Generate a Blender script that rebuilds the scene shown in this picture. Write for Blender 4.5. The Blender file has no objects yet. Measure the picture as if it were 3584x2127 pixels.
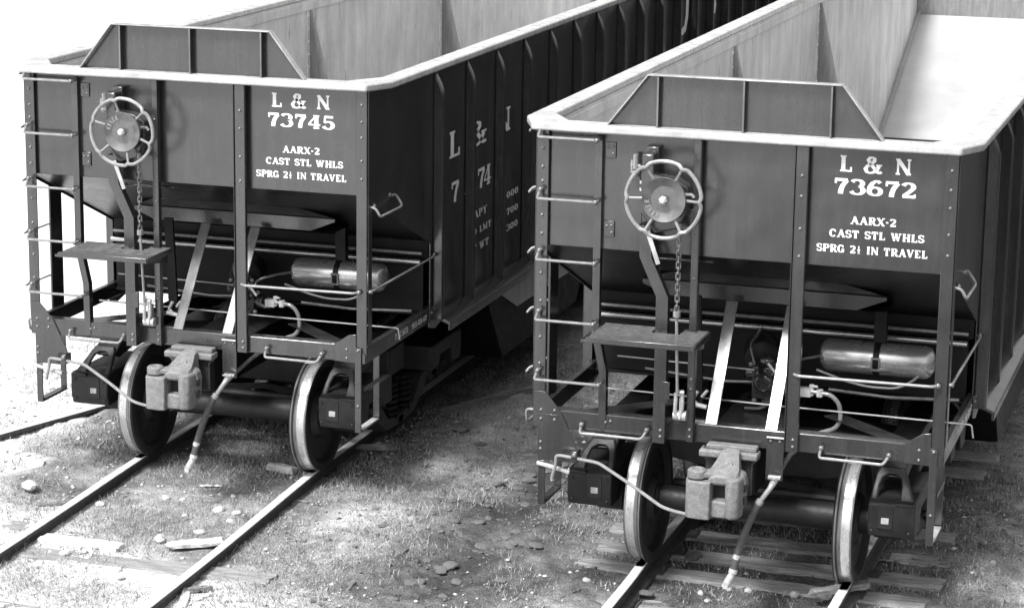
import bpy, math, random
import numpy as np
from mathutils import Matrix, Vector, noise as mnoise
random.seed(7); rng = np.random.default_rng(7)
scene = bpy.context.scene
COL = scene.collection
PI = math.pi

# ------------------------------------------------------------------ camera
cam_data = bpy.data.cameras.new('camera')
cam_data.sensor_width = 36.0; cam_data.lens = 87.02
cam_data.clip_start = 0.1; cam_data.clip_end = 1500
cam = bpy.data.objects.new('camera', cam_data); COL.objects.link(cam)
rx_ = Vector((0.955364, 0.295127, 0.013422)); dn = Vector((0.078041, -0.20829, -0.974949)); fw = Vector((-0.284938, 0.932478, -0.222025))
M = Matrix.Identity(4)
for i in range(3):
    M[i][0] = rx_[i]; M[i][1] = -dn[i]; M[i][2] = -fw[i]
M.translation = Vector((7.970596, -17.542051, 5.870358))
cam.matrix_world = M
scene.camera = cam

# ------------------------------------------------------------------ light: bright hazy overcast, grey film
SUN_EL, SUN_AZ = 55.0, 199.0      # azimuth clockwise from +Y, the light comes from front left
world = bpy.data.worlds.new('World'); scene.world = world; world.use_nodes = True
wn = world.node_tree.nodes; wl = world.node_tree.links; wn.clear()
sky = wn.new('ShaderNodeTexSky'); sky.sky_type = 'NISHITA'; sky.sun_disc = False
sky.sun_elevation = math.radians(SUN_EL); sky.sun_rotation = math.radians(SUN_AZ)
sky.dust_density = 6.0; sky.air_density = 1.6; sky.ozone_density = 1.0
bw = wn.new('ShaderNodeRGBToBW'); bg = wn.new('ShaderNodeBackground'); wo = wn.new('ShaderNodeOutputWorld')
bg.inputs['Strength'].default_value = 0.14
wl.new(sky.outputs[0], bw.inputs[0]); wl.new(bw.outputs[0], bg.inputs[0]); wl.new(bg.outputs[0], wo.inputs[0])
sd = bpy.data.lights.new('sun', 'SUN'); sd.energy = 2.9; sd.angle = math.radians(11); sd.color = (1, 1, 1)
sun = bpy.data.objects.new('sun', sd); COL.objects.link(sun)
az = math.radians(SUN_AZ); el = math.radians(SUN_EL)
to_sun = Vector((math.sin(az)*math.cos(el), math.cos(az)*math.cos(el), math.sin(el)))
sun.rotation_euler = to_sun.to_track_quat('Z', 'Y').to_euler()
scene.view_settings.view_transform = 'Standard'; scene.view_settings.look = 'None'
scene.view_settings.gamma = 1.0; scene.view_settings.use_curve_mapping = False
scene.view_settings.exposure = 0.9
scene.render.engine = 'CYCLES'

# ------------------------------------------------------------------ materials
def new_mat(name):
    m = bpy.data.materials.new(name); m.use_nodes = True
    nt = m.node_tree; b = nt.nodes['Principled BSDF']
    return m, nt, b
def texco(nt, kind='Object'):
    return nt.nodes.new('ShaderNodeTexCoord').outputs[kind]
def ramp(nt, fac, stops):
    r = nt.nodes.new('ShaderNodeValToRGB'); el_ = r.color_ramp.elements
    el_[0].position = stops[0][0]; el_[0].color = (stops[0][1],)*3+(1,)
    el_[1].position = stops[-1][0]; el_[1].color = (stops[-1][1],)*3+(1,)
    for p, v in stops[1:-1]:
        e = el_.new(p); e.color = (v, v, v, 1)
    nt.links.new(fac, r.inputs[0]); return r.outputs[0]
def noise(nt, co, scale, detail=4, rough=.55, stretch=None, dim='3D'):
    if stretch:
        mp = nt.nodes.new('ShaderNodeMapping'); mp.inputs['Scale'].default_value = stretch
        nt.links.new(co, mp.inputs[0]); co = mp.outputs[0]
    n = nt.nodes.new('ShaderNodeTexNoise'); n.inputs['Scale'].default_value = scale
    n.inputs['Detail'].default_value = detail; n.inputs['Roughness'].default_value = rough
    nt.links.new(co, n.inputs['Vector']); return n.outputs['Fac']
def mixc(nt, fac, a, b, mode='MIX'):
    m = nt.nodes.new('ShaderNodeMix'); m.data_type = 'RGBA'; m.blend_type = mode
    for k_, sock, v in ((0, m.inputs[0], fac), (1, m.inputs[6], a), (2, m.inputs[7], b)):
        if isinstance(v, (int, float)):
            sock.default_value = v if k_ == 0 else (v, v, v, 1)
        else: nt.links.new(v, sock)
    return m.outputs[2]
def mathn(nt, op, a, b=None):
    m = nt.nodes.new('ShaderNodeMath'); m.operation = op
    for i, v in enumerate((a, b)):
        if v is None: continue
        if isinstance(v, (int, float)): m.inputs[i].default_value = v
        else: nt.links.new(v, m.inputs[i])
    return m.outputs[0]
def bump(nt, b, h, strength, dist):
    bp = nt.nodes.new('ShaderNodeBump'); bp.inputs['Strength'].default_value = strength; bp.inputs['Distance'].default_value = dist
    nt.links.new(h, bp.inputs['Height']); nt.links.new(bp.outputs[0], b.inputs['Normal'])
def simple(name, lo, hi, rough, scale=8, metal=0.0, grain=.25, bmp=0.0, stretch=None, rvar=.08, spec=.5):
    m, nt, b = new_mat(name); co = texco(nt)
    c = ramp(nt, noise(nt, co, scale, 5, .6, stretch), [(.3, lo), (.7, hi)])
    g = ramp(nt, noise(nt, co, 170, 2, .7), [(.25, 1-grain), (.75, 1+grain)])
    nt.links.new(mixc(nt, 1.0, c, g, 'MULTIPLY'), b.inputs['Base Color'])
    r = noise(nt, co, scale*2.3, 4)
    nt.links.new(ramp(nt, r, [(.3, max(.03, rough-rvar)), (.7, rough+rvar)]), b.inputs['Roughness'])
    b.inputs['Metallic'].default_value = metal; b.inputs['Specular IOR Level'].default_value = spec
    if bmp: bump(nt, b, noise(nt, co, scale*4, 5, .65), bmp, .01)
    return m
def mk_paint(name, lo, hi, rough, spec):
    m, nt, b = new_mat(name); co = texco(nt)
    c = ramp(nt, noise(nt, co, 2.2, 6, .65), [(.3, lo), (.7, hi)])
    g = ramp(nt, noise(nt, co, 190, 2, .8), [(.25, .55), (.75, 1.45)])
    st = ramp(nt, noise(nt, co, 1.0, 5, .7, (11, 11, .8)), [(.35, .8), (.7, 1.3)])
    c = mixc(nt, 1.0, mixc(nt, 1.0, c, g, 'MULTIPLY'), st, 'MULTIPLY')
    nt.links.new(c, b.inputs['Base Color']); b.inputs['Specular IOR Level'].default_value = spec
    r1 = noise(nt, co, 1.0, 5, .7, (7, 7, 1.0)); r2 = noise(nt, co, 60, 3, .7)
    rr = mathn(nt, 'ADD', mathn(nt, 'MULTIPLY', r1, .16), mathn(nt, 'MULTIPLY', r2, .10))
    nt.links.new(mathn(nt, 'ADD', rr, rough-.13), b.inputs['Roughness'])
    w = noise(nt, co, 1.6, 2, .4); f = noise(nt, co, 150, 2, .6)
    h = mathn(nt, 'ADD', mathn(nt, 'MULTIPLY', w, 1.0), mathn(nt, 'MULTIPLY', f, .035)); bump(nt, b, h, .5, .03)
    return m
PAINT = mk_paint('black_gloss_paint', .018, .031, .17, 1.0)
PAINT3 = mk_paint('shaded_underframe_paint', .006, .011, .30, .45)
BRACEM = mk_paint('brace_sheen_paint', .07, .14, .22, .9)  # base lifted to paint sky sheen onto the black braces
PAINT2 = simple('shaded_satin_paint', .005, .010, .5, 4.0, grain=.35, bmp=.03, spec=.2)  # darker copy of the black paint, with underframe shade in its colour
INNER = None
def mk_inner():
    m, nt, b = new_mat('bare_hopper_steel'); co = texco(nt)
    c = ramp(nt, noise(nt, co, 1.3, 5, .6), [(.3, .52), (.7, .74)])
    st = ramp(nt, noise(nt, co, 1.0, 6, .75, (3.2, 3.2, .8)), [(.32, .74), (.62, 1.10)])
    dk = ramp(nt, noise(nt, co, 1.0, 4, .6, (12, 12, 2.2)), [(.64, 1.0), (.72, .45)])
    g = ramp(nt, noise(nt, co, 120, 2, .7), [(.25, .78), (.75, 1.22)])
    x = mixc(nt, 1.0, c, st, 'MULTIPLY'); x = mixc(nt, 1.0, x, dk, 'MULTIPLY'); x = mixc(nt, 1.0, x, g, 'MULTIPLY')
    nt.links.new(x, b.inputs['Base Color']); b.inputs['Roughness'].default_value = .5
    return m
INNER = mk_inner()
SLOPE = simple('scoured_steel', .32, .46, .40, 1.2, grain=.2, metal=.15)
LIPM = mk_paint('lip_sheen_paint', .20, .32, .25, 1.0)  # pale base paints in the sky reflected along the lip
GUSM = simple('shaded_lining_plate', .13, .22, .55, 4, grain=.3, stretch=(6, 6, 1))  # darker lining tone, shade of front-facing plates put into the colour
CHORD = simple('sky_sheen_paint', .30, .48, .3, 5.0, grain=.25, spec=1.0)  # pale base stands in for bright sky reflected off the chord
TANKM = simple('dull_tank_metal', .42, .52, .26, 3.0, metal=.8, grain=.12, rvar=.03)
HUBM = simple('brake_wheel_enamel', .05, .09, .2, 12, grain=.2, spec=1.0)
RIVM = simple('rivet_enamel', .07, .12, .2, 20, grain=.1, spec=1.0)
CAST = simple('dry_cast_iron', .11, .20, .65, 30, grain=.5, bmp=.4)
TREADG = simple('dull_tread', .13, .24, .4, 9, metal=.5, grain=.2, stretch=(6, 1, 1))
TREAD = simple('polished_tread', .5, .68, .3, 9, metal=.7, grain=.12, stretch=(6, 1, 1))
DARKIRON = simple('dark_cast_iron', .009, .022, .5, 10, grain=.35, bmp=.12)
RUBBER = simple('hose_rubber', .045, .075, .5, 20, grain=.2, bmp=.05)
BRIGHT = simple('galvanised_fitting', .4, .6, .42, 40, metal=.4, grain=.2)
ROD = simple('painted_round_bar', .15, .24, .22, 20, grain=.2, spec=1.0)
WHITE = simple('white_stencil_paint', .62, .88, .7, 60, grain=.12)
GREYP = simple('worn_stencil_paint', .35, .5, .6, 30, grain=.3)
RAILTOP = simple('worn_rail_head', .42, .62, .5, 14, metal=.0, grain=.2, spec=.3)
RAILWEB = simple('rusty_rail_web', .035, .075, .8, 18, grain=.4, bmp=.2)
TIE = simple('weathered_tie', .11, .30, .9, 5, grain=.35, bmp=.5, stretch=(1.2, 14, 14))
WOOD = simple('bleached_wood', .35, .6, .85, 6, grain=.25, bmp=.4, stretch=(2, 14, 14))
WOODD = simple('dark_board', .08, .2, .9, 6, grain=.3, bmp=.4, stretch=(2, 14, 14))
ROCKW = simple('pale_rock', .32, .58, .9, 14, grain=.25, bmp=.5)
ROCKD = simple('earth_clod', .07, .16, .95, 14, grain=.4, bmp=.6)
def mk_ground():
    m, nt, b = new_mat('dry_ground'); co = texco(nt)
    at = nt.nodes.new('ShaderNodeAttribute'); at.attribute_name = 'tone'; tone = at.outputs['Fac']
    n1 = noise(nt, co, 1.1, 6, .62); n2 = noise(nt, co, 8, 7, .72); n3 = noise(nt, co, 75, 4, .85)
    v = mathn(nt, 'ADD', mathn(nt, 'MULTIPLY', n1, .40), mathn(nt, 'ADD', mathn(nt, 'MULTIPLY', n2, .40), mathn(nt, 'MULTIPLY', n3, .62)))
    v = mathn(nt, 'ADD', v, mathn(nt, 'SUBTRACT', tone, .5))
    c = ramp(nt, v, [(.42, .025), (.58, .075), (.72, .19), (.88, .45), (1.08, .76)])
    g4 = ramp(nt, noise(nt, co, 95, 3, .9), [(.32, .48), (.5, .95), (.68, 1.5)]); c = mixc(nt, 1.0, c, g4, 'MULTIPLY')
    nt.links.new(c, b.inputs['Base Color']); b.inputs['Roughness'].default_value = .95
    b.inputs['Specular IOR Level'].default_value = .2
    h = mathn(nt, 'ADD', n2, mathn(nt, 'MULTIPLY', n3, .8)); bump(nt, b, h, .8, .03)
    return m
GROUND = mk_ground()
def mk_grass():
    m, nt, b = new_mat('dry_grass'); co = texco(nt)
    c = ramp(nt, noise(nt, co, 60, 3, .8), [(.35, .08), (.5, .24), (.65, .5)])
    nt.links.new(c, b.inputs['Base Color']); b.inputs['Roughness'].default_value = .8
    return m
GRASS = mk_grass()

# ------------------------------------------------------------------ mesh helpers
class MB:
    def __init__(s): s.v = []; s.f = []; s.mi = []
    def add(s, vs, fs, mi=0):
        o = len(s.v); s.v += [tuple(p) for p in vs]; s.f += [tuple(i+o for i in f) for f in fs]; s.mi += [mi]*len(fs); return s
    def box(s, x0, x1, y0, y1, z0, z1, mi=0):
        vs = [(x, y, z) for z in (z0, z1) for y in (y0, y1) for x in (x0, x1)]
        return s.add(vs, [(0, 2, 3, 1), (4, 5, 7, 6), (0, 1, 5, 4), (2, 6, 7, 3), (0, 4, 6, 2), (1, 3, 7, 5)], mi)
    def prism(s, pts, ax, a0, a1, mi=0):
        def P(a, u, w): return {'x': (a, u, w), 'y': (u, a, w), 'z': (u, w, a)}[ax]
        n = len(pts); area = sum(pts[i][0]*pts[(i+1) % n][1]-pts[(i+1) % n][0]*pts[i][1] for i in range(n))
        if area < 0: pts = pts[::-1]
        vs = [P(a0, *p) for p in pts]+[P(a1, *p) for p in pts]
        bot = tuple(range(n)); top = tuple(range(n, 2*n))
        side = [(i, (i+1) % n, n+(i+1) % n, n+i) for i in range(n)]
        fs = [bot[::-1], top]+side
        flip = (ax == 'y')
        if (a1 < a0): flip = not flip
        if flip: fs = [f[::-1] for f in fs]
        return s.add(vs, fs, mi)
    def tube(s, pts, r, n=8, closed=False, mi=0, caps=True):
        pts = [Vector(p) for p in pts]; m = len(pts); rs = r if isinstance(r, (list, tuple)) else [r]*m
        vs = []; up = None
        for i, p in enumerate(pts):
            a = pts[(i-1) % m] if (closed or i > 0) else p; c = pts[(i+1) % m] if (closed or i < m-1) else p
            t = (c-a).normalized()
            if up is None: up = t.orthogonal().normalized()
            up = (up-t*up.dot(t)); up = up.normalized() if up.length > 1e-6 else t.orthogonal().normalized()
            w = t.cross(up)
            vs += [p+(up*math.cos(2*PI*k/n)+w*math.sin(2*PI*k/n))*rs[i] for k in range(n)]
        fs = []
        for i in range(m if closed else m-1):
            j = (i+1) % m
            fs += [(i*n+k, i*n+(k+1) % n, j*n+(k+1) % n, j*n+k) for k in range(n)]
        if not closed and caps: fs += [tuple(range(n))[::-1], tuple(range((m-1)*n, m*n))]
        return s.add(vs, fs, mi)
    def lathe(s, prof, org, axis, n=32, mi=None):
        axis = Vector(axis).normalized(); u = axis.orthogonal().normalized(); w = axis.cross(u); org = Vector(org)
        vs = []
        for (a, r) in prof: vs += [org+axis*a+(u*math.cos(2*PI*k/n)+w*math.sin(2*PI*k/n))*max(r, 1e-4) for k in range(n)]
        for i in range(len(prof)-1):
            fs = [(i*n+k, i*n+(k+1) % n, (i+1)*n+(k+1) % n, (i+1)*n+k) for k in range(n)]
            o = len(s.v)
            s.f += [tuple(x+o for x in f) for f in fs]; s.mi += [mi[i] if mi else 0]*n
        s.v += [tuple(p) for p in vs]; return s
    def bar(s, p0, p1, wv, w, t, mi=0):
        p0 = Vector(p0); p1 = Vector(p1); d = (p1-p0).normalized(); wv = Vector(wv); wv = (wv-d*wv.dot(d)).normalized(); n = d.cross(wv)
        vs = [p+wv*a*w/2+n*b*t/2 for p in (p0, p1) for a, b in ((-1, -1), (1, -1), (1, 1), (-1, 1))]
        return s.add(vs, [(3, 2, 1, 0), (4, 5, 6, 7), (0, 1, 5, 4), (1, 2, 6, 5), (2, 3, 7, 6), (3, 0, 4, 7)], mi)
    def mesh(s, name, mats, smooth=False):
        me = bpy.data.meshes.new(name); me.from_pydata(s.v, [], s.f)
        for m in (mats if isinstance(mats, (list, tuple)) else [mats]): me.materials.append(m)
        if any(s.mi): me.polygons.foreach_set('material_index', s.mi)
        if smooth: me.shade_smooth()
        me.update(); return me
    def build(s, name, mats, parent=None, smooth=False, bevel=0, seg=2, recalc=True):
        me = s.mesh(name, mats)
        if recalc:
            import bmesh
            bm = bmesh.new(); bm.from_mesh(me); bmesh.ops.recalc_face_normals(bm, faces=bm.faces); bm.to_mesh(me); bm.free()
        if smooth: me.shade_smooth(); 
        o = bpy.data.objects.new(name, me); COL.objects.link(o)
        if smooth:
            try: me.set_sharp_from_angle(angle=math.radians(40))
            except Exception: pass
        if parent: o.parent = parent
        if bevel:
            b = o.modifiers.new('bevel', 'BEVEL'); b.width = bevel; b.segments = seg; b.limit_method = 'ANGLE'; b.angle_limit = math.radians(35)
            me.shade_smooth()
            try: me.set_sharp_from_angle(angle=math.radians(50))
            except Exception: pass
            b.harden_normals = False
        return o
def box(name, dims, mat, parent, bevel=.004): return MB().box(*dims).build(name, mat, parent, bevel=bevel)
def rod(name, pts, r, mat, parent, n=8): return MB().tube(pts, r, n).build(name, mat, parent, smooth=True)
def tag(o, label=None, cat=None, group=None, kind=None):
    if label: o['label'] = label
    if cat: o['category'] = cat
    if group: o['group'] = group
    if kind: o['kind'] = kind
    return o
def empty(name, loc=(0, 0, 0), rz=0.0):
    o = bpy.data.objects.new(name, None); COL.objects.link(o); o.location = loc; o.rotation_euler = (0, 0, rz); o.empty_display_size = .2; return o
def fillet(pts, r=.03, k=4):
    pts = [Vector(p) for p in pts]; out = [pts[0]]
    for i in range(1, len(pts)-1):
        a, b, c = pts[i-1], pts[i], pts[i+1]
        d1 = (a-b); d2 = (c-b); rr = min(r, d1.length*.45, d2.length*.45)
        p = b+d1.normalized()*rr; q = b+d2.normalized()*rr
        for j in range(k+1):
            t = j/k; out.append(p*(1-t)**2+b*2*t*(1-t)+q*t*t)
    out.append(pts[-1]); return out
_riv = {}
def rivet(p, parent, r=.013, d=(0, -1, 0), mat=None):
    key = (round(r, 4), d, mat.name if mat else '')
    if key not in _riv:
        m = MB(); m.lathe([(0, r), (r*.35, r*.93), (r*.65, r*.7), (r*.8, r*.35), (r*.84, 0)], (0, 0, 0), d, 10)
        me = m.mesh('rivet', mat or RIVM, True); _riv[key] = me
    o = bpy.data.objects.new('rivet', _riv[key]); COL.objects.link(o); o.location = p; o.parent = parent; return o

# ------------------------------------------------------------------ slab-serif stencil lettering built from strokes
TK, TN = .22, .085
def arc(cx, cy, rx, ry, a0, a1, n=18): return [(cx+rx*math.cos(math.radians(a0+(a1-a0)*i/n)), cy+ry*math.sin(math.radians(a0+(a1-a0)*i/n))) for i in range(n+1)]
def V(x, y0=0, y1=1, s=True, w=TK):
    r = [([(x, y0), (x, y1)], w)]
    if s: r += [([(x-w/2-.07, y0+.045), (x+w/2+.07, y0+.045)], .09), ([(x-w/2-.07, y1-.045), (x+w/2+.07, y1-.045)], .09)]
    return r
def Hs(y, x0, x1, w=TN): return [([(x0, y), (x1, y)], w)]
def D(p, q_, w): return [([p, q_], w)]
def C(pts): return [(pts, None)]
def SB(x, y): return [([(x-.16, y), (x+.16, y)], .09)]
G = {
 'L': (.74, V(.2)+Hs(.05, .2, .66, .1)+D((.66, .0), (.66, .3), .1)),
 'N': (.95, V(.16, w=.1)+V(.80, w=.1)+D((.14, .97), (.80, .03), .2)),
 '&': (1.0, C([(.95, .1), (.86, .02), (.76, .06), (.3, .66), (.24, .8), (.32, .95), (.45, .98), (.56, .9), (.56, .76), (.42, .6), (.18, .42), (.1, .25), (.16, .08), (.32, .0), (.52, .05), (.7, .22), (.82, .46)])+SB(.82, .5)),
 '7': (.72, Hs(.92, .06, .68, .16)+D((.09, .95), (.09, .68), .09)+C([(.64, .9), (.44, .55), (.36, .25), (.34, 0)])+D((.36, .3), (.34, 0), .2)),
 '3': (.74, C(arc(.34, .74, .26, .22, 160, -80)+arc(.34, .29, .3, .26, 80, -160))),
 '4': (.8, V(.52)+D((.5, .97), (.06, .32), .09)+Hs(.28, .02, .76, .1)),
 '5': (.74, Hs(.92, .12, .64, .15)+D((.15, .95), (.12, .48), .09)+C(arc(.34, .3, .29, .27, 135, -160))),
 '6': (.76, C(arc(.38, .29, .28, .25, 0, 360, 28))+C([(.62, .84), (.54, .95), (.4, .95), (.24, .8), (.13, .55), (.1, .3)])),
 '2': (.74, C(arc(.34, .72, .25, .23, 165, -40)+[(.36, .36), (.12, .12)])+Hs(.08, .06, .66, .15)+D((.66, .02), (.66, .26), .08)),
 '0': (.74, C(arc(.36, .5, .25, .45, 0, 360, 28))),
 '1': (.5, V(.26)+D((.26, .97), (.08, .84), .09)),
 '9': (.76, C(arc(.38, .69, .27, .26, 0, 360, 28))+C([(.64, .66), (.62, .4), (.5, .14), (.32, .03), (.16, .12)])),
 'A': (.94, D((.14, .02), (.46, .98), .1)+D((.44, 1), (.80, .02), .22)+Hs(.34, .24, .68)+SB(.14, .045)+SB(.80, .045)),
 'R': (.88, V(.2)+C([(.2, .95), (.45, .95)]+arc(.45, .73, .22, .22, 80, -90)+[(.2, .5)])+D((.45, .5), (.76, .03), .2)+SB(.78, .045)),
 'X': (.9, D((.14, .98), (.76, .02), .22)+D((.76, .98), (.14, .02), .09)+SB(.14, .045)+SB(.76, .045)+SB(.14, .955)+SB(.76, .955)),
 '-': (.4, Hs(.48, .06, .32, .16)),
 '.': (.3, Hs(.1, .06, .26, .2)),
 'C': (.84, C(arc(.42, .5, .32, .45, 40, 320, 24))+D((.7, .95), (.7, .64), .09)),
 'G': (.9, C(arc(.42, .5, .32, .45, 40, 330, 24))+D((.7, .95), (.7, .64), .09)+V(.7, .02, .42, False)+Hs(.42, .5, .86)),
 'S': (.72, C(arc(.35, .73, .25, .22, 20, 250, 14)+arc(.35, .27, .27, .22, 70, -160, 14))+D((.62, .95), (.62, .68), .08)+D((.08, .05), (.08, .32), .08)),
 'T': (.84, V(.4)+Hs(.93, .03, .77, .12)+D((.06, .95), (.06, .66), .08)+D((.74, .95), (.74, .66), .08)),
 'W': (1.3, D((.14, .98), (.42, .02), .2)+D((.42, .02), (.62, .98), .09)+D((.60, .98), (.88, .02), .2)+D((.88, .02), (1.1, .98), .09)+SB(.14, .955)+SB(.62, .955)+SB(1.1, .955)),
 'H': (.98, V(.2)+V(.76)+Hs(.5, .2, .76, .1)),
 'P': (.82, V(.2)+C([(.2, .95), (.45, .95)]+arc(.45, .72, .24, .23, 80, -90)+[(.2, .48)])),
 'I': (.46, V(.22)),
 'V': (.92, D((.14, .98), (.46, .02), .22)+D((.46, .02), (.76, .98), .09)+SB(.14, .955)+SB(.76, .955)),
 'E': (.78, V(.2)+Hs(.05, .2, .68, .1)+Hs(.95, .2, .66, .1)+Hs(.5, .2, .52)+D((.66, 0), (.66, .28), .08)+D((.64, 1), (.64, .74), .08)),
 'M': (1.15, V(.16, w=.1)+V(.92, w=.2)+D((.16, .97), (.54, .05), .2)+D((.54, .05), (.9, .97), .09)),
 'Y': (.9, V(.45, 0, .5, True)+D((.14, .98), (.45, .48), .2)+D((.76, .98), (.45, .48), .09)+SB(.14, .955)+SB(.76, .955)),
 'D': (.92, V(.2)+C([(.2, .95), (.38, .95)]+arc(.38, .5, .36, .45, 85, -85)+[(.2, .05)])),
 'B': (.86, V(.2)+C([(.2, .95), (.42, .95)]+arc(.42, .74, .2, .21, 80, -90)+[(.2, .53)])+C([(.42, .52)]+arc(.44, .28, .25, .24, 85, -90)+[(.2, .05)])),
 'O': (.88, C(arc(.42, .5, .32, .45, 0, 360, 28))),
 ' ': (.5, []),
 '/': (.62, V(.3, .56, 1, False, .1)+Hs(.48, .1, .5, .07)+[([(.16, .34), (.3, .4), (.42, .32), (.18, .04), (.46, .04)], .08)]),
}
def text_mesh(txt, org, ux, uz, h, width=None, bold=1.0, lift=.002, space=.1):
    """flat stroke lettering: org = lower left corner, ux / uz unit directions, h = cap height, width = total run"""
    org = Vector(org); ux = Vector(ux); uz = Vector(uz); nrm = ux.cross(uz)
    adv = sum(G[c][0]+space for c in txt)-space
    sx = (width/adv) if width else h
    mb = MB(); x = 0.0; k = 0
    for c in txt:
        w, strokes = G[c]
        for pts, sw in strokes:
            n = len(pts); L = []; Rr = []
            for i in range(n):
                a = Vector(pts[max(i-1, 0)]); b = Vector(pts[min(i+1, n-1)]); t = (b-a)
                t = t.normalized() if t.length > 1e-9 else Vector((1, 0)); nn = Vector((-t.y, t.x))
                ww = (sw if sw else TN+(TK-TN)*abs(t.y)**1.3)*bold
                p = Vector(pts[i]); L.append(p+nn*ww/2); Rr.append(p-nn*ww/2)
            z = lift+.00012*(k % 12); k += 1
            vs = [org+ux*((x+p.x)*sx)+uz*(p.y*h)+nrm*z for p in L+Rr]
            mb.add(vs, [(n+i, n+i+1, i+1, i) for i in range(n-1)])
        x += w+space
    return mb
def lettering(txt, org, ux, uz, h, width, parent, mat=None, bold=1.0, name='lettering'):
    return text_mesh(txt, org, ux, uz, h, width, bold).build(name, mat or WHITE, parent, recalc=False)

# ------------------------------------------------------------------ hopper car
L = 17.4            # length over end sheets
ZB = 2.445          # bottom of end sheet
ZT = 3.262           # underside of top chord
SL = .43            # slope of the slope sheets
XS = 1.45
TX = -.03           # trucks sit a hair off centre on this track
def slopez(y): return ZB-SL*y
def make_truck(car, yc, flip):
    s = -1 if flip else 1
    def Y(d): return yc+s*d
    fr = []
    for sx in (-1, 1):
        X = lambda a, sx=sx: TX+sx*a
        m = MB()
        for e in (-1, 1):                      # two pedestals
            ya, yb = sorted((Y(e*1.33), Y(e*.50)))
            yo = ya if abs(ya-yc) > abs(yb-yc) else yb; yi = yb if yo == ya else ya
            dd = 1 if yi > yo else -1
            xa, xb = sorted((X(.93), X(1.26)))
            m.prism([(yo+dd*.03, .47), (yo, .55), (yo, .715), (yo+dd*.05, .74), (yi, .74), (yi, .52), (yo+dd*.62, .52), (yo+dd*.58, .62), (yo+dd*.3, .62), (yo+dd*.26, .47)], 'x', xa, xb)
            # sloping end wall with an arched opening through it
            inn = [(.985, .0), (.985, .45), (1.0, .68), (1.04, .80), (1.085, .80), (1.125, .68), (1.14, .45), (1.14, .0)]
            out = [(.935, .0), (.94, .45), (.95, .8), (.97, 1.0), (1.14, 1.0), (1.165, .8), (1.20, .45), (1.25, .0)]
            def PT(x, t, o): return (X(x), yo+dd*(.035+.20*t+o), .725+.20*t-o*.4)
            av = [PT(x, t, o) for o in (0, .035) for lst in (inn, out) for x, t in lst]; af = []
            for k in range(7):
                af += [(k, k+1, 8+k+1, 8+k), (16+k, 24+k, 24+k+1, 16+k+1), (k, 16+k, 17+k, k+1), (8+k, 9+k, 25+k, 24+k)]
            m.add(av, af)
            m.prism([(yo+dd*.2, .86), (yo+dd*.34, .97), (yo+dd*.8, 1.0), (yo+dd*1.4, 1.0), (yo+dd*1.4, .9), (yo+dd*.7, .88), (yo+dd*.3, .82)], 'x', *sorted((X(.95), X(1.15))))
            m.prism([(yo+dd*.55, .50), (yo+dd*.80, .50), (yo+dd*1.02, .30), (yo+dd*1.4, .26), (yo+dd*1.4, .18), (yo+dd*.98, .20), (yo+dd*.72, .36)], 'x', *sorted((X(.97), X(1.16))))
        f = m.build('side_frame', DARKIRON, car, bevel=.012, seg=2)
        fr.append(f)
        yo = Y(-1.33); yo2 = yo-s*.004
        MB().box(*sorted((X(1.025), X(1.08))), *sorted((yo-s*.012, yo+s*.02)), .575, .62).build('inspection_plate', GREYP, f, bevel=.004)
        box('wear_plate', (*sorted((X(1.0), X(1.105))), *sorted((yo-s*.006, yo+s*.02)), .54, .712), DARKIRON, f, .003)
        for xx, zz in ((.96, .68), (.96, .52), (1.22, .52), (1.22, .68)): rivet((X(xx), yo, zz), f, .012, (0, -s, 0), DARKIRON)
        box('frame_cap', (*sorted((X(1.115), X(1.25))), *sorted((yo-s*.015, yo+s*.04)), .715, .735), DARKIRON, f)
        for yy in (-.16, .16):
            for xx in (1.0, 1.12):
                pts = [(X(xx)+.055*math.cos(a), Y(yy)+.055*math.sin(a), .27+.3*a/(2*PI*6)) for a in np.linspace(0, 2*PI*6, 72)]
                rod('coil_spring', pts, .013, PAINT2, f, 6)
        for e in (-1, 1):
            mj = MB(); mj.lathe([(0, 0), (0, .09), (.03, .12), (.22, .12), (.25, .08), (.25, 0)], (X(.9), Y(e*.9), .457), (sx, 0, 0), 20)
            mj.build('journal_bearing', DARKIRON, f, smooth=True)
    MB().prism([(-1.12, .62), (-1.12, .86), (-.4, .9), (.4, .9), (1.12, .86), (1.12, .62), (.4, .5), (-.4, .5)], 'y', Y(-.2), Y(.2)).build('truck_bolster', DARKIRON, car, bevel=.015).location.x = TX
    for e in (-1, 1):
        ya = Y(e*.9)
        ax = MB().lathe([(-1.15, 0), (-1.15, .07), (-.9, .07), (-.88, .10), (-.66, .115), (-.655, .1), (-.60, .1), (0, .085), (.60, .1), (.655, .1), (.66, .115), (.88, .10), (.9, .07), (1.15, .07), (1.15, 0)], (TX, ya, .457), (1, 0, 0), 28).build('axle', DARKIRON, car, smooth=True)
        for sx in (-1, 1):
            prof = [(-.02, .10), (-.02, .16), (.025, .19), (.03, .37), (-.012, .40), (-.012, .462), (-.006, .476), (.004, .483), (.016, .480), (.026, .468), (.034, .4605), (.052, .459), (.112, .4553), (.125, .4545), (.130, .449), (.130, .40), (.085, .37), (.07, .2), (.12, .17), (.12, .1)]
            mi = [0]*19
            for j in (9, 10, 12): mi[j] = 2
            mi[11] = 1; mi[7] = 2
            w = MB().lathe([(a*sx, r) for a, r in prof], (TX+sx*.70, ya, .457), (1, 0, 0), 64, mi)
            w.build('wheel', [DARKIRON, TREAD, TREADG], car, smooth=True)
    for sx in (-1, 1):    # brake beam and shoes
        pass
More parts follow.
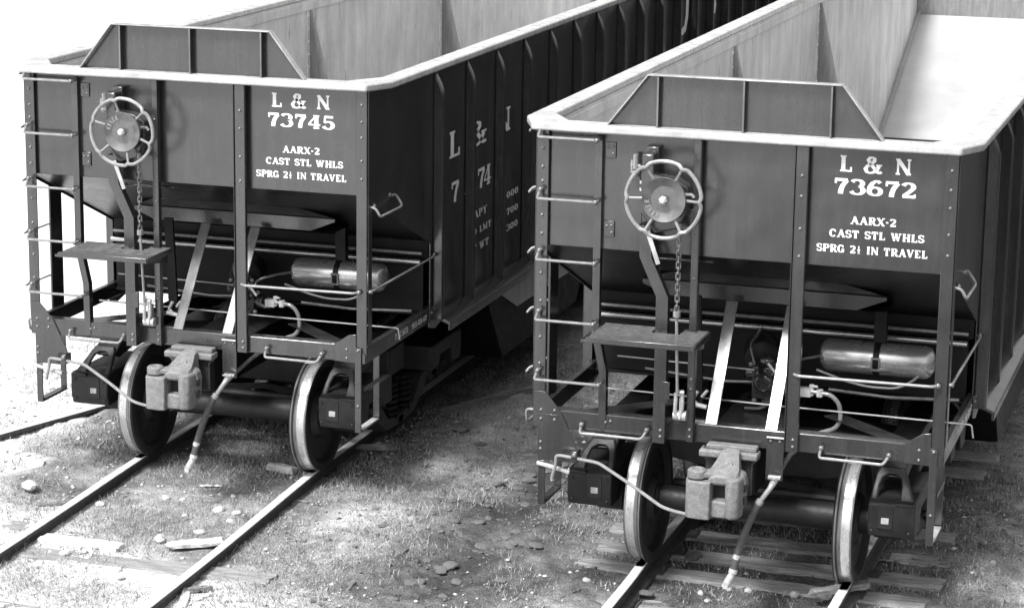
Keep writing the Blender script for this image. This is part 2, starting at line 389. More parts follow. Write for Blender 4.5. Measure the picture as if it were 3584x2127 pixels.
    m = MB().tube([(TX-.7, Y(-.36), .42), (TX+.7, Y(-.36), .42)], .035, 8); m.bar((TX-.7, Y(-.36), .42), (TX, Y(-.2), .46), (0, 0, 1), .05, .02); m.bar((TX+.7, Y(-.36), .42), (TX, Y(-.2), .46), (0, 0, 1), .05, .02)
    m.build('brake_beam', DARKIRON, car)

def make_car(number, wheel_rot, label, loc, rz, side_text):
    car = empty('hopper_car', loc, rz); tag(car, label, 'hopper car', 'hopper cars standing on parallel tracks')
    # ---- sheets
    es = box('end_sheet', (-1.44, 1.44, 0, .012, ZB, ZT+.02), PAINT, car, .003)
    UX, UZ = (1, 0, 0), (0, 0, 1)
    lettering('L', (.655, 0, 3.095), UX, UZ, .108, .085, es, bold=1.1)
    lettering('&', (.815, 0, 3.095), UX, UZ, .108, .125, es, bold=1.05)
    lettering('N', (1.025, 0, 3.097), UX, UZ, .106, .108, es, bold=1.2)
    lettering(number, (.62, 0, 2.944), UX, UZ, .103, .553, es, bold=1.15)
    lettering('AARX-2', (.744, 0, 2.743), UX, UZ, .052, .305, es, bold=1.2)
    lettering('CAST STL WHLS', (.605, 0, 2.648), UX, UZ, .052, .635, es, bold=1.25)
    lettering('SPRG 2/ IN TRAVEL', (.522, 0, 2.544), UX, UZ, .052, .745, es, bold=1.25)
    box('end_sheet', (-1.44, 1.44, L-.012, L, ZB-.15, ZT+.02), PAINT, car, .003)
    # slope sheets, each a bent plate under the load
    for far in (0, 1):
        yy = (lambda y: L-y) if far else (lambda y: y)
        m = MB(); m.prism([(yy(.012), ZB+.01), (yy(3.4), slopez(3.4)+.01), (yy(3.4), slopez(3.4)), (yy(.0), ZB)], 'x', -1.438, 1.438)
        if far: m.v = [(a_, b_, c_-.15) for a_, b_, c_ in m.v]
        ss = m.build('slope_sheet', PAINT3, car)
        dz = -.14 if far else 0.0; ml = MB(); ml.prism([(yy(.016), ZB+.03), (yy(3.9), slopez(3.9)+.024), (yy(3.9), slopez(3.9)+.014), (yy(.016), ZB+.014)], 'x', -1.43, 1.43); ml.v = [(a_, b_, c_+dz) for a_, b_, c_ in ml.v]
        ml.build('slope_lining', SLOPE, ss, bevel=0)
        for sx in (-1, 1): mf = MB(); mf.bar((sx*1.405, yy(.03), ZB+.05+dz), (sx*1.405, yy(3.9), slopez(3.9)+.05+dz), (1, 0, .9*sx*-1), .08, .008); mf.build('fillet_plate', SLOPE, ss)
        if far: box('end_lining', (-1.43, 1.43, L-.03, L-.016, ZB-.115, ZT), GUSM, car, 0)
    # ---- sides
    ribs_y = [1.52+.84*i for i in range(18)]
    for sx in (-1, 1):
        poly = [(.0, ZB-.02), (0, ZT+.02), (L, ZT+.02), (L, ZB-.17), (L-1.46, 1.66), (L-1.46, 1.12), (1.46, 1.12), (1.46, 1.80)]
        sh = MB().prism(poly, 'x', *sorted((sx*(XS-.008), sx*XS))).build('side_sheet', PAINT, car)
        for y in ribs_y:
            if y > L-1.4: continue
            m = MB(); xo = sx*(XS+.09)
            w = .05 if y > 1.6 else .07
            m.prism([(XS-.003, 1.14), (XS+.09, 1.14), (XS+.09, 3.02), (XS+.055, 3.12), (XS-.003, 3.23)] if sx > 0 else [(-XS+.003, 1.14), (-XS-.09, 1.14), (-XS-.09, 3.02), (-XS-.055, 3.12), (-XS+.003, 3.23)], 'y', y, y+w)
            m.build('rib', PAINT, sh, bevel=.012, seg=2)
        # inner face
        il = MB().prism([(.02, ZB), (.02, ZT), (L-.02, ZT), (L-.02, ZB-.15), (L-4, slopez(4)-.15), (4, slopez(4))], 'x', *sorted((sx*1.440, sx*1.432))).build('side_lining', INNER, car)
        box('lining_strip', (*sorted((sx*1.431, sx*1.42)), .3, L-.3, 3.155, 3.24), INNER, il, .003)
        for yg in (2.6, 6.0, 10.2):
            if sx > 0 and yg == 2.6: continue
            g = MB().prism([(sx*1.431, 3.16), (sx*1.395, 3.16), (sx*1.17, 2.2), (sx*1.17, 1.3), (sx*1.431, 1.3)], 'y', yg, yg+.012).build('gusset_plate', GUSM, il)
            MB().box(*sorted((sx*1.4305, sx*1.421)), yg-.07, yg-.001, 1.4, 3.15).build('gusset_angle', INNER, il)
            if sx < 0:
                for k in range(9): rivet((sx*1.421, yg-.035, 3.1-.13*k), il, .012, (1, 0, 0), INNER)
        # sill: plain bar to the bolster, wide shelf angle past it
        sl = MB().box(*sorted((sx*1.405, sx*1.452)), -.028, 1.52, 1.135, 1.262).build('side_sill', PAINT, car, bevel=.006)
        m = MB(); m.prism([(XS*sx, 1.175), (sx*1.47, 1.175), (sx*1.60, 1.118), (sx*1.60, 1.05), (sx*1.575, 1.05), (sx*1.575, 1.10), (sx*1.46, 1.145), (sx*XS, 1.145)], 'y', 1.56, L-1.5)
        ms = m.build('shelf_angle', PAINT, sl, bevel=.006)
        m = MB(); m.prism([(1.42, 1.262), (1.62, 1.262), (1.75, 1.10), (1.56, 1.06), (1.40, 1.10)], 'x', *sorted((sx*1.453, sx*1.465))); m.build('sill_gusset', PAINT, sl, bevel=.004)
        for p in ((1.40, 1.215), (1.47, 1.235)): rivet((sx*1.465, p[0]+.06, p[1]), sl, .013, (sx, 0, 0))
        box('side_sill', (*sorted((sx*1.405, sx*1.452)), L-1.52, L+.028, 1.135, 1.262), PAINT, car)
        if sx > 0:
            lettering('P.S.C.MCO', (1.4525, .60, 1.175), (0, 1, 0), UZ, .05, .30, sl, bold=1.2)
            lettering('955-126-67', (1.4525, 1.0, 1.175), (0, 1, 0), UZ, .045, .36, sl, bold=1.2)
            UY = (0, 1, 0); q = XS+.0005
            if side_text:
                lettering('L', (q, 1.93, 2.432), UY, UZ, .225, .29, sh, bold=1.0)
                lettering('&', (q, 2.50, 2.437), UY, UZ, .205, .46, sh, bold=.95)
                lettering('N', (q, 3.21, 2.438), UY, UZ, .215, .46, sh, bold=.95)
                for c, y0 in (('7', 1.99), ('3', 2.36), ('7', 2.71), ('4', 2.89), ('5', 3.22)): lettering(c, (q, y0, 2.042), UY, UZ, .178, .21, sh, bold=1.0)
                lettering('CAPY', (q, 2.50, 1.797), UY, UZ, .067, .49, sh); lettering('LD LMT', (q, 2.50, 1.65), UY, UZ, .058, .62, sh); lettering('LT WT', (q, 2.50, 1.50), UY, UZ, .062, .55, sh)
                for t, z in (('000', 1.815), ('700', 1.66), ('300', 1.51)): lettering(t, (q, 3.58, z), UY, UZ, .058, .35, sh)
                lettering('N', (q, 4.50, 1.72), UY, UZ, .06, .12, sh)
                # fragment of a large painted letter farther along the side
                m = MB(); z0 = .002
                pl = [(9.92, 2.68), (10.0, 2.64), (10.13, 2.67), (10.19, 2.78), (10.2, 3.18), (10.33, 3.18), (10.32, 2.76), (10.22, 2.60), (10.05, 2.56), (9.94, 2.60)]
                m.add([(q+z0, y+.34, z) for y, z in pl], [(0, 1, 8, 9), (1, 2, 7, 8), (2, 3, 6, 7), (3, 4, 5, 6)]); m.build('lettering', WHITE, sh, recalc=False)
                for pl in (((11.75, 2.66), (11.87, 2.65), (11.92, 2.76), (11.82, 2.85)), ((13.5, 2.72), (13.6, 2.72), (13.6, 3.05), (13.5, 3.05))):
                    m = MB(); m.add([(q+z0, y+.24, z) for y, z in pl], [(0, 1, 2, 3)]); m.build('lettering', WHITE, sh, recalc=False)
            else:
                pass
    # ---- top chord: continuous ring with cut corners
    def ring(a, y0, c, d): return [(-c, y0), (c, y0), (a, d), (a, L-d), (c, L-y0), (-c, L-y0), (-a, L-d), (-a, d)]
    o_ = ring(1.585, -.105, 1.47, .16); i_ = ring(1.425, .055, 1.24, .36)
    m = MB(); n = 8; zlo, zhi = ZT, ZT+.058
    vs = [(x, y, zlo) for x, y in o_]+[(x, y, zlo) for x, y in i_]+[(x, y, zhi) for x, y in o_]+[(x, y, zhi) for x, y in i_]
    fs = []
    for k in range(n):
        j = (k+1) % n
        fs += [(k, j, 16+j, 16+k), (8+j, 8+k, 24+k, 24+j), (16+k, 16+j, 24+j, 24+k), (8+k, 8+j, j, k)]
    m.add(vs, fs); tc = m.build('top_chord', CHORD, car, bevel=.015, seg=3)
    # ---- raised end extension with lipped edge and three stiffeners, both ends
    for far in (0, 1):
        yy = (lambda y: L-y) if far else (lambda y: y)
        zb = ZT+.056; pts = [(-.945, zb), (-.665, 3.675), (.665, 3.675), (.945, zb)]
        ext = MB().prism(pts, 'y', yy(-.004), yy(.008)).build('end_extension', PAINT, car)
        ml = MB()
        for a, b in ((0, 1), (1, 2), (2, 3)):
            p, q2 = pts[a], pts[b]; ml.bar((p[0], yy(-.028), p[1]), (q2[0], yy(-.028), q2[1]), (0, 1, 0), .075, .011)
        ml.build('lip', LIPM, ext, bevel=.004)
        for x in (-.593, 0, .593): MB().box(x-.006, x+.006, *sorted((yy(-.060), yy(-.0045))), zb, 3.668).build('stiffener', PAINT, ext, bevel=.0); MB().box(x-.006, x+.006, *sorted((yy(-.066), yy(-.0602))), zb, 3.668).build('stiffener_edge', BRACEM, ext)  # paler front strip paints the bright edge line of each stiffener
    # ---- end frame (near end in full, far end the posts and sill)
    for far in (0, 1):
        Yf = (lambda y: L-y) if far else (lambda y: y)
        def bx(name, x0, x1, y0, y1, z0, z1, mat=PAINT, parent=car, bevel=.005):
            ya, yb = sorted((Yf(y0), Yf(y1))); return MB().box(x0, x1, ya, yb, z0, z1).build(name, mat, parent, bevel=bevel)
        for sx in (-1, 1):
            cp = MB(); ya, yb = sorted((Yf(-.036), Yf(-.024)))
            cp.box(*sorted((sx*1.362, sx*1.448)), ya, yb, 1.135, ZT)
            ya, yb = sorted((Yf(-.0238), Yf(.055)))
            cp.box(*sorted((sx*1.4365 if False else sx*1.4505, sx*1.4585)), ya, yb, 1.27, ZT)
            cpo = cp.build('corner_post', PAINT, car, bevel=.004)
            if not far:
                for z in ((3.13, 3.0, 2.9, 2.66, 2.53, 2.25, 2.05) if sx < 0 else (3.15, 3.02, 2.9, 2.72, 2.58)): rivet((sx*1.405, -.036, z), cpo, .0125)
                if sx < 0:
                    for z in (1.79, 1.6): rivet((sx*1.405, -.036, z), cpo, .0125)
        sill = bx('end_sill', -1.36, 1.36, -.034, -.022, 1.137, 1.268)
        ya, yb = sorted((Yf(-.0218), Yf(.07))); MB().box(-1.36, 1.36, ya, yb, 1.256, 1.268).build('sill_flange', PAINT, sill, bevel=.003)
        p2 = bx('end_post', .372, .458, -.075, -.0345, 1.14, ZT)
        MB().box(.366, .3715, *sorted((Yf(-.09), Yf(-.0345))), 1.14, ZT).build('post_flange', PAINT, p2, bevel=.002)
        p1 = bx('end_post', -.328, -.277, -.075, -.0345, 1.14, ZT)
        MB().box(-.2765, -.2715, *sorted((Yf(-.09), Yf(-.0345))), 1.14, ZT).build('post_flange', PAINT, p1, bevel=.002)
        if far: continue
        for z in (3.06, 2.92, 2.70, 2.51, 1.23, 1.18, 1.69): rivet((.418 if z > 1.5 else .425, -.075, z), p2, .0125)
        for z in (1.23, 1.18, 1.59, 1.52): rivet((-.30, -.075, z), p1, .0125)
        for z in (2.95, 2.62, 2.3): rivet((-.302, -.075, z), p1, .010)
        # corner plates at the sill
        gl = MB().prism([(-1.447, 1.40), (-1.36, 1.40), (-1.295, 1.33), (-1.245, 1.268), (-1.125, 1.02), (-1.112, .96), (-1.13, .915), (-1.17, .897), (-1.405, .897), (-1.41, 1.33)], 'y', -.047, -.037).build('corner_plate', PAINT, car, bevel=.003)
        for x, z in ((-1.385, 1.265), (-1.285, 1.268), (-1.385, 1.20), (-1.285, 1.20), (-1.385, 1.03), (-1.385, .98)): rivet((x, -.047, z), gl, .0125)
        box('plate_seam', (-1.405, -1.255, -.050, -.0472, 1.226, 1.236), PAINT, gl, .001)
        gr = MB().prism([(1.362, 1.36), (1.30, 1.35), (1.18, 1.268), (1.18, 1.137), (1.40, 1.128), (1.44, 1.128), (1.44, 1.20), (1.362, 1.26)], 'y', -.047, -.037).build('corner_plate', PAINT, car, bevel=.003)
        for x, z in ((1.285, 1.235), (1.285, 1.165)): rivet((x, -.047, z), gr, .0125)
        # ladder stile, kinked inwards below the running platform
        st = MB()
        path = [(-1.006, 3.235), (-1.004, 1.92), (-1.0, 1.84), (-.945, 1.58), (-.940, 1.16)]
        for (xa, za), (xb, zb_) in zip(path[:-1], path[1:]):
            st.add([(x+dx, y, z) for y in (-.042, -.0345) for x, z, dx in ((xa, za, -.026), (xa, za, .026), (xb, zb_, .026), (xb, zb_, -.026))], [(0, 1, 2, 3), (7, 6, 5, 4), (0, 3, 7, 4), (1, 5, 6, 2)])
            st.add([(x+dx, y, z) for y in (-.0342, .02) for x, z, dx in ((xa, za, .018), (xa, za, .026), (xb, zb_, .026), (xb, zb_, .018))], [(0, 1, 2, 3), (7, 6, 5, 4), (0, 3, 7, 4), (1, 5, 6, 2)])
        sto = st.build('ladder_stile', PAINT, car)
        for z in (3.14, 2.59): 
            b = box('bracket', (-.965, -.89, -.012, -.0005, z-.055, z+.055), PAINT, sto, .003)
            for p in ((-.945, z+.02), (-.91, z+.025), (-.91, z-.025)): rivet((p[0], -.012, p[1]), sto, .011)
        for p in ((-.88, 1.225), (-.915, 1.215)): rivet((p[0], -.034, p[1]), sto, .012)
        # end ladder rungs
        for i in range(5):
            z = 3.214-.43*i; xr = -1.004 if i < 4 else -.955
            r = rod('rung', fillet([(-1.405, -.04, z+.062), (-1.405, -.09, z+.062), (-1.425, -.10, z+.0), (xr, -.10, z), (xr, -.045, z)], .018), .0105, ROD, car)
            rivet((-1.405, -.088, z+.062), r, .019); rivet((xr, -.105, z), r, .019)
        # side ladder at the left corner
        sst = box('ladder_stile', (-1.47, -1.452, .36, .56, 1.20, 3.24), PAINT, car, .004)
        for i in range(5):
            z = 3.23-.43*i
            rod('rung', fillet([(-1.455, .06, z+.045), (-1.505, .06, z+.03), (-1.525, .03, z), (-1.525, .46, z), (-1.46, .46, z)], .015), .0085, ROD, car)
        rod('stirrup', fillet([(-1.44, .1, 1.22), (-1.54, .1, 1.22), (-1.54, .12, 1.12), (-1.54, .35, 1.12), (-1.45, .40, 1.14)], .03), .0105, ROD, car)
        # grab irons
        def grab(pts, bolts, d=(0, -1, 0)):
            g = rod('grab_iron', fillet(pts, .025), .0105, ROD, car)
            for b in bolts: rivet(b, g, .020, d)
        grab([(-1.08, -.036, 1.19), (-1.08, -.075, 1.185), (-1.09, -.09, 1.132), (-.64, -.09, 1.132), (-.607, -.075, 1.19), (-.607, -.036, 1.195)], [(-1.08, -.072, 1.19), (-.607, -.072, 1.195)])
        grab([(.622, -.036, 1.19), (.622, -.075, 1.185), (.61, -.09, 1.125), (1.05, -.09, 1.12), (1.085, -.075, 1.18), (1.085, -.036, 1.185)], [(.622, -.072, 1.19), (1.085, -.072, 1.185)])
        grab([(.425, -.077, 1.688), (.45, -.095, 1.688), (1.36, -.095, 1.696), (1.395, -.04, 1.696)], [(1.39, -.06, 1.696)])
        grab([(1.455, -.01, 1.70), (1.475, -.02, 1.70), (1.475, 1.48, 1.69), (1.455, 1.52, 1.69)], [(1.475, -.01, 1.70), (1.47, 1.50, 1.70)], (1, 0, 0))
        grab([(1.452, .02, 2.36), (1.50, .02, 2.35), (1.535, .03, 2.285), (1.535, .50, 2.285), (1.52, .55, 2.30), (1.47, .55, 2.37), (1.452, .45, 2.37)], [(1.475, .05, 2.36), (1.475, .40, 2.39)], (1, 0, 0))
        # steps hanging from the corners
        for sx, xs in ((-1, 1.37), (1, 1.385)):
            m = MB()
            xo = sx*xs
            m.box(xo-.026, xo+.026, -.064, -.050, .575, 1.25 if sx > 0 else .90)
            m.box(xo-.026, xo+.026, -.0498, .36, .575, .588)
            m.box(xo-.026 if sx > 0 else xo-.026, xo+.026, .346, .36, .5882, 1.14)
            so = m.build('sill_step', PAINT, car, bevel=.003)
            MB().box(xo-.028, xo+.028, -.02, .33, .589, .597).build('step_tread', BRIGHT if sx > 0 else PAINT, so)
            if sx > 0:
                for z in (1.235, .79): rivet((xo, -.064, z), so, .0125)
                m = MB(); m.box(xo+.0265, xo+.034, -.02, .34, .90, .935); m.build('step_bar', PAINT, so)
        lg = MB(); lg.prism([(-1.402, .894), (-1.16, .846), (-1.16, .822), (-1.402, .870)], 'y', -.085, -.05); lg.build('step_ledge', CHORD, car, bevel=.004)
        # uncoupling lever
        lv = rod('uncoupling_lever', fillet([(-1.275, -.13, .79), (-1.262, -.13, .845), (-1.245, -.13, .90), (-1.245, -.13, .965), (-1.20, -.13, .968), (-.93, -.14, .945), (-.66, -.24, .84), (-.42, -.33, .735), (-.33, -.36, .725), (-.20, -.40, .722)], .04, 5), .0125, ROD, car)
        lb = box('lever_bracket', (-1.13, -1.085, -.15, -.05, .93, 1.01), PAINT, car, .006); rivet((-1.107, -.15, .985), lb, .02)
        # ---- coupler and draft gear
        cs = box('center_sill', (-.17, .17, -.06, L+.06, .80, 1.125), PAINT2, car, .006)
        stk = MB(); stk.prism([(-.20, 1.125), (-.20, 1.07), (-.165, 1.05), (-.165, .82), (.165, .82), (.165, 1.05), (.20, 1.07), (.20, 1.125), (.17, 1.16), (-.15, 1.16)], 'y', -.14, -.061)
        so = stk.build('striker', PAINT, car, bevel=.008)
        box('striker_cap', (-.205, .205, -.19, -.062, 1.08, 1.132), CAST, so, .012); box('striker_top', (-.16, .19, -.15, -.0615, 1.1325, 1.165), CAST, so, .008)
        sh_ = box('coupler_shank', (-.075, .075, -.36, -.10, .80, .98), CAST, car, .02)
        # coupler head: pivoted knuckle, throat frame, lug, guard and crown rising to the shank
        hd = MB(); hd.prism([(.055, -.50), (.10, -.53), (.148, -.50), (.165, -.42), (.15, -.33), (.10, -.28), (-.04, -.28), (-.06, -.36), (.055, -.38)], 'z', .752, 1.035)
        head = hd.build('coupler_head', CAST, car, bevel=.02, seg=3)
        box('throat_bar', (-.05, .07, -.50, -.37, .98, 1.045), CAST, head, .014); box('throat_bar', (-.05, .07, -.505, -.37, .752, .872), CAST, head, .014)
        box('lock_face', (-.06, .05, -.41, -.375, .85, 1.0), DARKIRON, head, .006)
        cr = MB(); sec = [(-.20, .060, 1.165), (-.27, .066, 1.15), (-.33, .082, 1.115), (-.40, .098, 1.085), (-.46, .092, 1.068), (-.505, .075, 1.040)]
        for (ya, wa, za) in sec: cr.v += [(.03-wa*1.25, ya, 1.0), (.03-wa, ya, za-.015), (.03-wa*.5, ya, za), (.03+wa*.5, ya, za), (.03+wa, ya, za-.015), (.03+wa*1.25, ya, 1.0)]
        for i in range(5):
            for k in range(5): cr.f.append((i*6+k, i*6+k+1, i*6+7+k, i*6+6+k)); cr.mi.append(0)
        cr.f += [(0, 1, 2, 3, 4, 5), (30, 31, 32, 33, 34, 35)]; cr.mi += [0, 0]; cr.build('head_crown', CAST, head, smooth=True)
        MB().prism([(.06, 1.03), (.06, 1.12), (.11, 1.06), (.16, 1.04), (.175, .98), (.165, .80), (.12, .78)], 'y', -.40, -.29).build('guard_ear', CAST, head, bevel=.018, seg=2)
        for z in (.86, .95): box('guard_slot', (.163, .178, -.40, -.34, z-.03, z+.025), DARKIRON, head, .006)
        lug = MB(); lug.lathe([(0, 0), (0, .058), (.008, .066), (.052, .066), (.064, .054), (.066, .034), (.056, .026), (.056, 0)], (-.145, -.47, 1.017), (0, 0, 1), 24); lug.build('knuckle_lug', CAST, head, smooth=True)
        MB().prism([(-.13, -.53), (-.10, -.40), (-.05, -.36), (.02, -.38), (.02, -.48), (-.06, -.49)], 'z', 1.02, 1.066).build('lug_arm', CAST, head, bevel=.016, seg=3)
        kn = MB(); kn.prism([(-.214, -.50), (-.222, -.455), (-.20, -.40), (-.12, -.38), (-.042, -.40), (-.036, -.47), (-.038, -.548), (-.10, -.556), (-.18, -.545), (-.204, -.528)], 'z', .745, 1.010); kn.build('knuckle', CAST, head, bevel=.008, seg=2)
        rod('pin', [(-.06, -.36, .70), (-.06, -.36, .78)], .018, DARKIRON, head)
        # ---- air hose
        hb = box('hose_bracket', (.240, .362, -.062, -.048, .925, 1.235), PAINT, car, .003)
        for x in (.27, .335): rivet((x, -.062, 1.205), hb, .013)
        box('bracket_lip', (.243, .365, -.0625 - .02, -.0625, 1.228, 1.238), CHORD, hb, .002)
        hose = rod('air_hose', fillet([(.225, -.20, .79), (.165, -.24, .63), (.125, -.27, .50), (.085, -.30, .30)], .12, 6), [.027]*1+[.025]*15 if False else .026, RUBBER, car, 12)
        fit = MB(); fit.tube([(.315, -.09, .935), (.312, -.15, .925), (.300, -.175, .90), (.235, -.195, .80)], [.026, .024, .019, .017], 10); fit.tube([(.265, -.075, .945), (.35, -.075, .945)], .016, 8); fit.tube([(.28, -.15, .965), (.325, -.14, .955)], .008, 6); fit.tube([(.245, -.19, .815), (.224, -.20, .785)], .0285, 10)
        fit.build('hose_fitting', ROD, hose, smooth=True)
        for a, b, r in (((.112, -.279, .437), (.104, -.284, .405), .0275), ((.092, -.295, .335), (.086, -.30, .305), .031)):
            rod('hose_clamp', [a, b], r, BRIGHT, hose, 12)
        gh = MB(); gh.tube([(.087, -.30, .308), (.06, -.315, .245), (.035, -.32, .205)], [.024, .03, .022], 10); gh.box(.03, .065, -.345, -.30, .20, .245); gh.build('gladhand', BRIGHT, hose, smooth=True)
        # ---- brake wheel
        c = Vector((-.475, -.275, 2.872)); R0 = .262
        hub = MB().lathe([(0, 0), (0, .152), (.018, .156), (.026, .152), (.012, .122), (-.006, .075), (-.010, .045), (-.004, .03), (-.004, 0)], (c.x, c.y, c.z), (0, -1, 0), 40).build('brake_wheel', [HUBM], car, smooth=True)
        pts = []
        for k in range(180):
            a = 2*PI*k/180; d = abs(((math.degrees(a)-wheel_rot+30) % 60)-30)
            rr = R0*(1-.048*math.exp(-(d/4.2)**2))
            pts.append((c.x+rr*math.cos(a), c.y-.02-.012*math.exp(-(d/6)**2), c.z+rr*math.sin(a)))
        MB().tube(pts, .0145, 8, closed=True).build('rim', ROD, hub, smooth=True)
        for k in range(6):
            a = math.radians(wheel_rot+60*k)
            p = lambda r, dy: (c.x+r*math.cos(a), c.y+dy, c.z+r*math.sin(a))
            MB().tube([p(.13, .008), p(.16, -.004), p(.21, -.018), p(.248, -.026)], [.014, .011, .0095, .0105], 7).build('spoke', ROD, hub, smooth=True)
        MB().lathe([(.02, .03), (.045, .03), (.06, .018), (.062, 0)], c, (0, -1, 0), 6).build('nut', BRIGHT, hub)
        a0 = wheel_rot+186-(0 if wheel_rot == 0 else 0)
        if wheel_rot != 0: a0 = 168
        for k, ch in enumerate('MINER'):
            aa = math.radians((a0-14*k) if wheel_rot != 0 else (248-15*k))
            ctr = Vector((c.x+.115*math.cos(aa), c.y-.020, c.z+.115*math.sin(aa))); uz = Vector((math.cos(aa), 0, math.sin(aa))); ux = Vector((math.sin(aa), 0, -math.cos(aa)))
            text_mesh(ch, ctr-ux*.011-uz*.015, ux, uz, .034, .022, 1.0, .001).build('lettering', ROD, hub, recalc=False)
        # brake housing, bent column, guide, chain and rod
        bh = MB().prism([(-.66, 3.16), (-.575, 3.16), (-.575, 3.02), (-.42, 3.0), (-.33, 2.95), (-.33, 2.80), (-.40, 2.66), (-.56, 2.62), (-.66, 2.76)], 'y', -.20, -.078).build('brake_housing', PAINT, car, bevel=.012)
        box('housing_bracket', (-.665, -.573, -.0775, -.0005, 2.98, 3.19), PAINT, bh, .004); rivet((-.605, -.0775, 3.12), bh, .013)
        box('housing_foot', (-.68, -.31, -.0775, -.0005, 2.66, 2.78), PAINT, bh, .004)
        rod('ratchet_handle', fillet([(-.36, -.21, 2.90), (-.30, -.215, 2.905), (-.285, -.215, 2.885)], .01), .012, ROD, bh)
        rod('housing_shaft', [c+Vector((0, .01, 0)), (c.x, -.19, c.z)], .03, PAINT, bh)
        cpath = [(-.640, 2.66), (-.628, 2.44), (-.504, 2.17), (-.503, 1.135)]
        m = MB()
        for (xa, za), (xb, zb_) in zip(cpath[:-1], cpath[1:]):
            for dx0, dx1, y0, y1 in ((-.042, .042, -.150, -.140), (-.042, -.034, -.1398, -.08), (.034, .042, -.1398, -.08)):
                m.add([(x+dx, y, z) for y in (y0, y1) for x, z, dx in ((xa, za, dx0), (xa, za, dx1), (xb, zb_, dx1), (xb, zb_, dx0))], [(0, 1, 2, 3), (7, 6, 5, 4), (0, 3, 7, 4), (1, 5, 6, 2)])
        bc = m.build('brake_column', PAINT, car)
        MB().bar((-.615, -.156, 2.62), (-.535, -.156, 2.40), (1, 0, 0), .03, .008).build('column_stiffener', CHORD, bc)
        box('column_pad', (-.495, -.43, -.16, -.1505, 1.45, 1.58), PAINT, bc, .004)
        for z in (1.228, 1.183): rivet((-.49, -.15, z), bc, .0125)
        box('column_foot', (-.545, -.46, -.0795, -.035, 1.137, 1.268), PAINT, bc, .003)
        anchor = MB().tube([(-.383, -.19, 2.70), (-.383, -.19, 2.655)], .016, 8).build('brake_chain', ROD, car)
        link = MB(); lp = []
        for k in range(16):
            a = 2*PI*k/16; lp.append((.0135*math.cos(a), 0, .0135*math.sin(a)+(.0145 if math.sin(a) > 0 else -.0145)))
        link.tube(lp, .0058, 6, closed=True); lme = link.mesh('link', RIVM, True)
        nl = 15
        for k in range(nl):
            o = bpy.data.objects.new('link', lme); COL.objects.link(o); o.parent = anchor; o.location = (-.383-.001*k*.3, -.19, 2.64-.0385*k); o.rotation_euler = (0, 0, (PI/2 if k % 2 else 0)+.25)
        br = rod('brake_rod', [(-.388, -.19, 2.09), (-.388, -.19, 2.05)], .026, ROD, car); rod('rod_shank', [(-.388, -.19, 2.055), (-.372, -.17, 1.50)], .011, ROD, br)
        cv = MB(); cv.tube([(-.372, -.14, 1.51), (-.33, -.14, 1.51)], .016, 8); cv.tube([(-.39, -.13, 1.50), (-.395, -.13, 1.36), (-.36, -.13, 1.32), (-.345, -.13, 1.40), (-.345, -.13, 1.50)], .014, 7); cv.tube([(-.41, -.10, 1.335), (-.32, -.10, 1.335)], .036, 12); cv.box(-.365, -.35, -.13, -.05, 1.36, 1.47)
        cv.build('clevis', BRIGHT, br, smooth=False)
        # platform grating
        pf = MB(); x0, x1, y0, y1, zt = -.925, -.192, -.50, -.06, 1.935
        nb_ = 9
        for k in range(nb_):
            y = y0+(y1-y0)*k/(nb_-1)
            if k in (6, 7, 8): pf.box(x0, -.56, y-.009, y+.009, zt-.010, zt); pf.box(-.36, x1, y-.009, y+.009, zt-.010, zt)
            else: pf.box(x0, x1, y-.009, y+.009, zt-.010, zt)
        plat = pf.build('brake_platform', RIVM, car)
        for x in (-.915, -.80, -.66, -.53, -.40, -.30, -.202):
            box('cross_bar', (x-.007, x+.007, y0-.008, (-.2 if -.56 < x < -.36 else y1+.006), zt-.024, zt-.0105), PAINT2, plat, 0)
        box('nosing', (x0-.012, x1+.012, y0-.022, y0-.010, zt-.038, zt+.002), PAINT, plat, .003); box('end_band', (x1+.008, x1+.018, y0-.0098, y1, zt-.038, zt+.001), PAINT, plat, .003)
        for x in (-.975, -.235):
            MB().prism([(-.045, zt-.024), (-.49, zt-.024), (-.49, zt-.045), (-.20, zt-.10), (-.045, zt-.13)], 'x', x-.005 if x < -.5 else x, (x+.065) if x < -.5 else x+.012).build('platform_bracket', PAINT, plat, bevel=.003)
        # retainer valve and pipe
        rv = rod('retainer_pipe', fillet([(-.735, -.05, 3.10), (-.715, -.05, 3.0), (-.69, -.05, 2.9), (-.69, -.05, 2.50), (-.665, -.03, 2.415), (-.60, .03, 2.40), (-.20, .06, 2.40)], .05), .0105, PAINT, car)
        m = MB(); m.tube([(-.735, -.06, 3.13), (-.735, -.06, 3.03)], .02, 8); m.tube([(-.77, -.06, 3.06), (-.70, -.06, 3.05)], .013, 8); m.tube([(-.76, -.06, 3.09), (-.76, -.07, 3.0)], .01, 6); m.lathe([(0, 0), (0, .026), (.02, .03), (.04, .02), (.04, 0)], (-.735, -.06, 3.02), (0, 0, -1), 8); m.build('retainer_valve', ROD, rv)
        for z in (2.93, 2.88): rod('pipe_union', [(-.69, -.05, z), (-.69, -.05, z+.02)], .018, BRIGHT, rv)
        # ---- underframe behind the end
        m = MB(); xa, xb = -.86, .905
        m.prism([(xa, 2.105), (xb, 2.105), (xb, 2.08), (.695, 1.995), (-.68, 1.995), (xa, 2.07)], 'y', .69, .702)
        m.add([(xa, .70, 2.106), (xb, .70, 2.106), (.62, .54, 2.212), (-.58, .54, 2.212), (xa, .78, 2.11), (xb, .78, 2.11), (.62, .60, 2.188), (-.58, .60, 2.188)], [(0, 1, 2, 3), (1, 5, 6, 2), (0, 3, 7, 4)])
        m.add([(xa, .703, 1.996), (xb, .703, 1.996), (xb, 1.04, 1.996), (xa, 1.04, 1.996)], [(0, 1, 2, 3)])
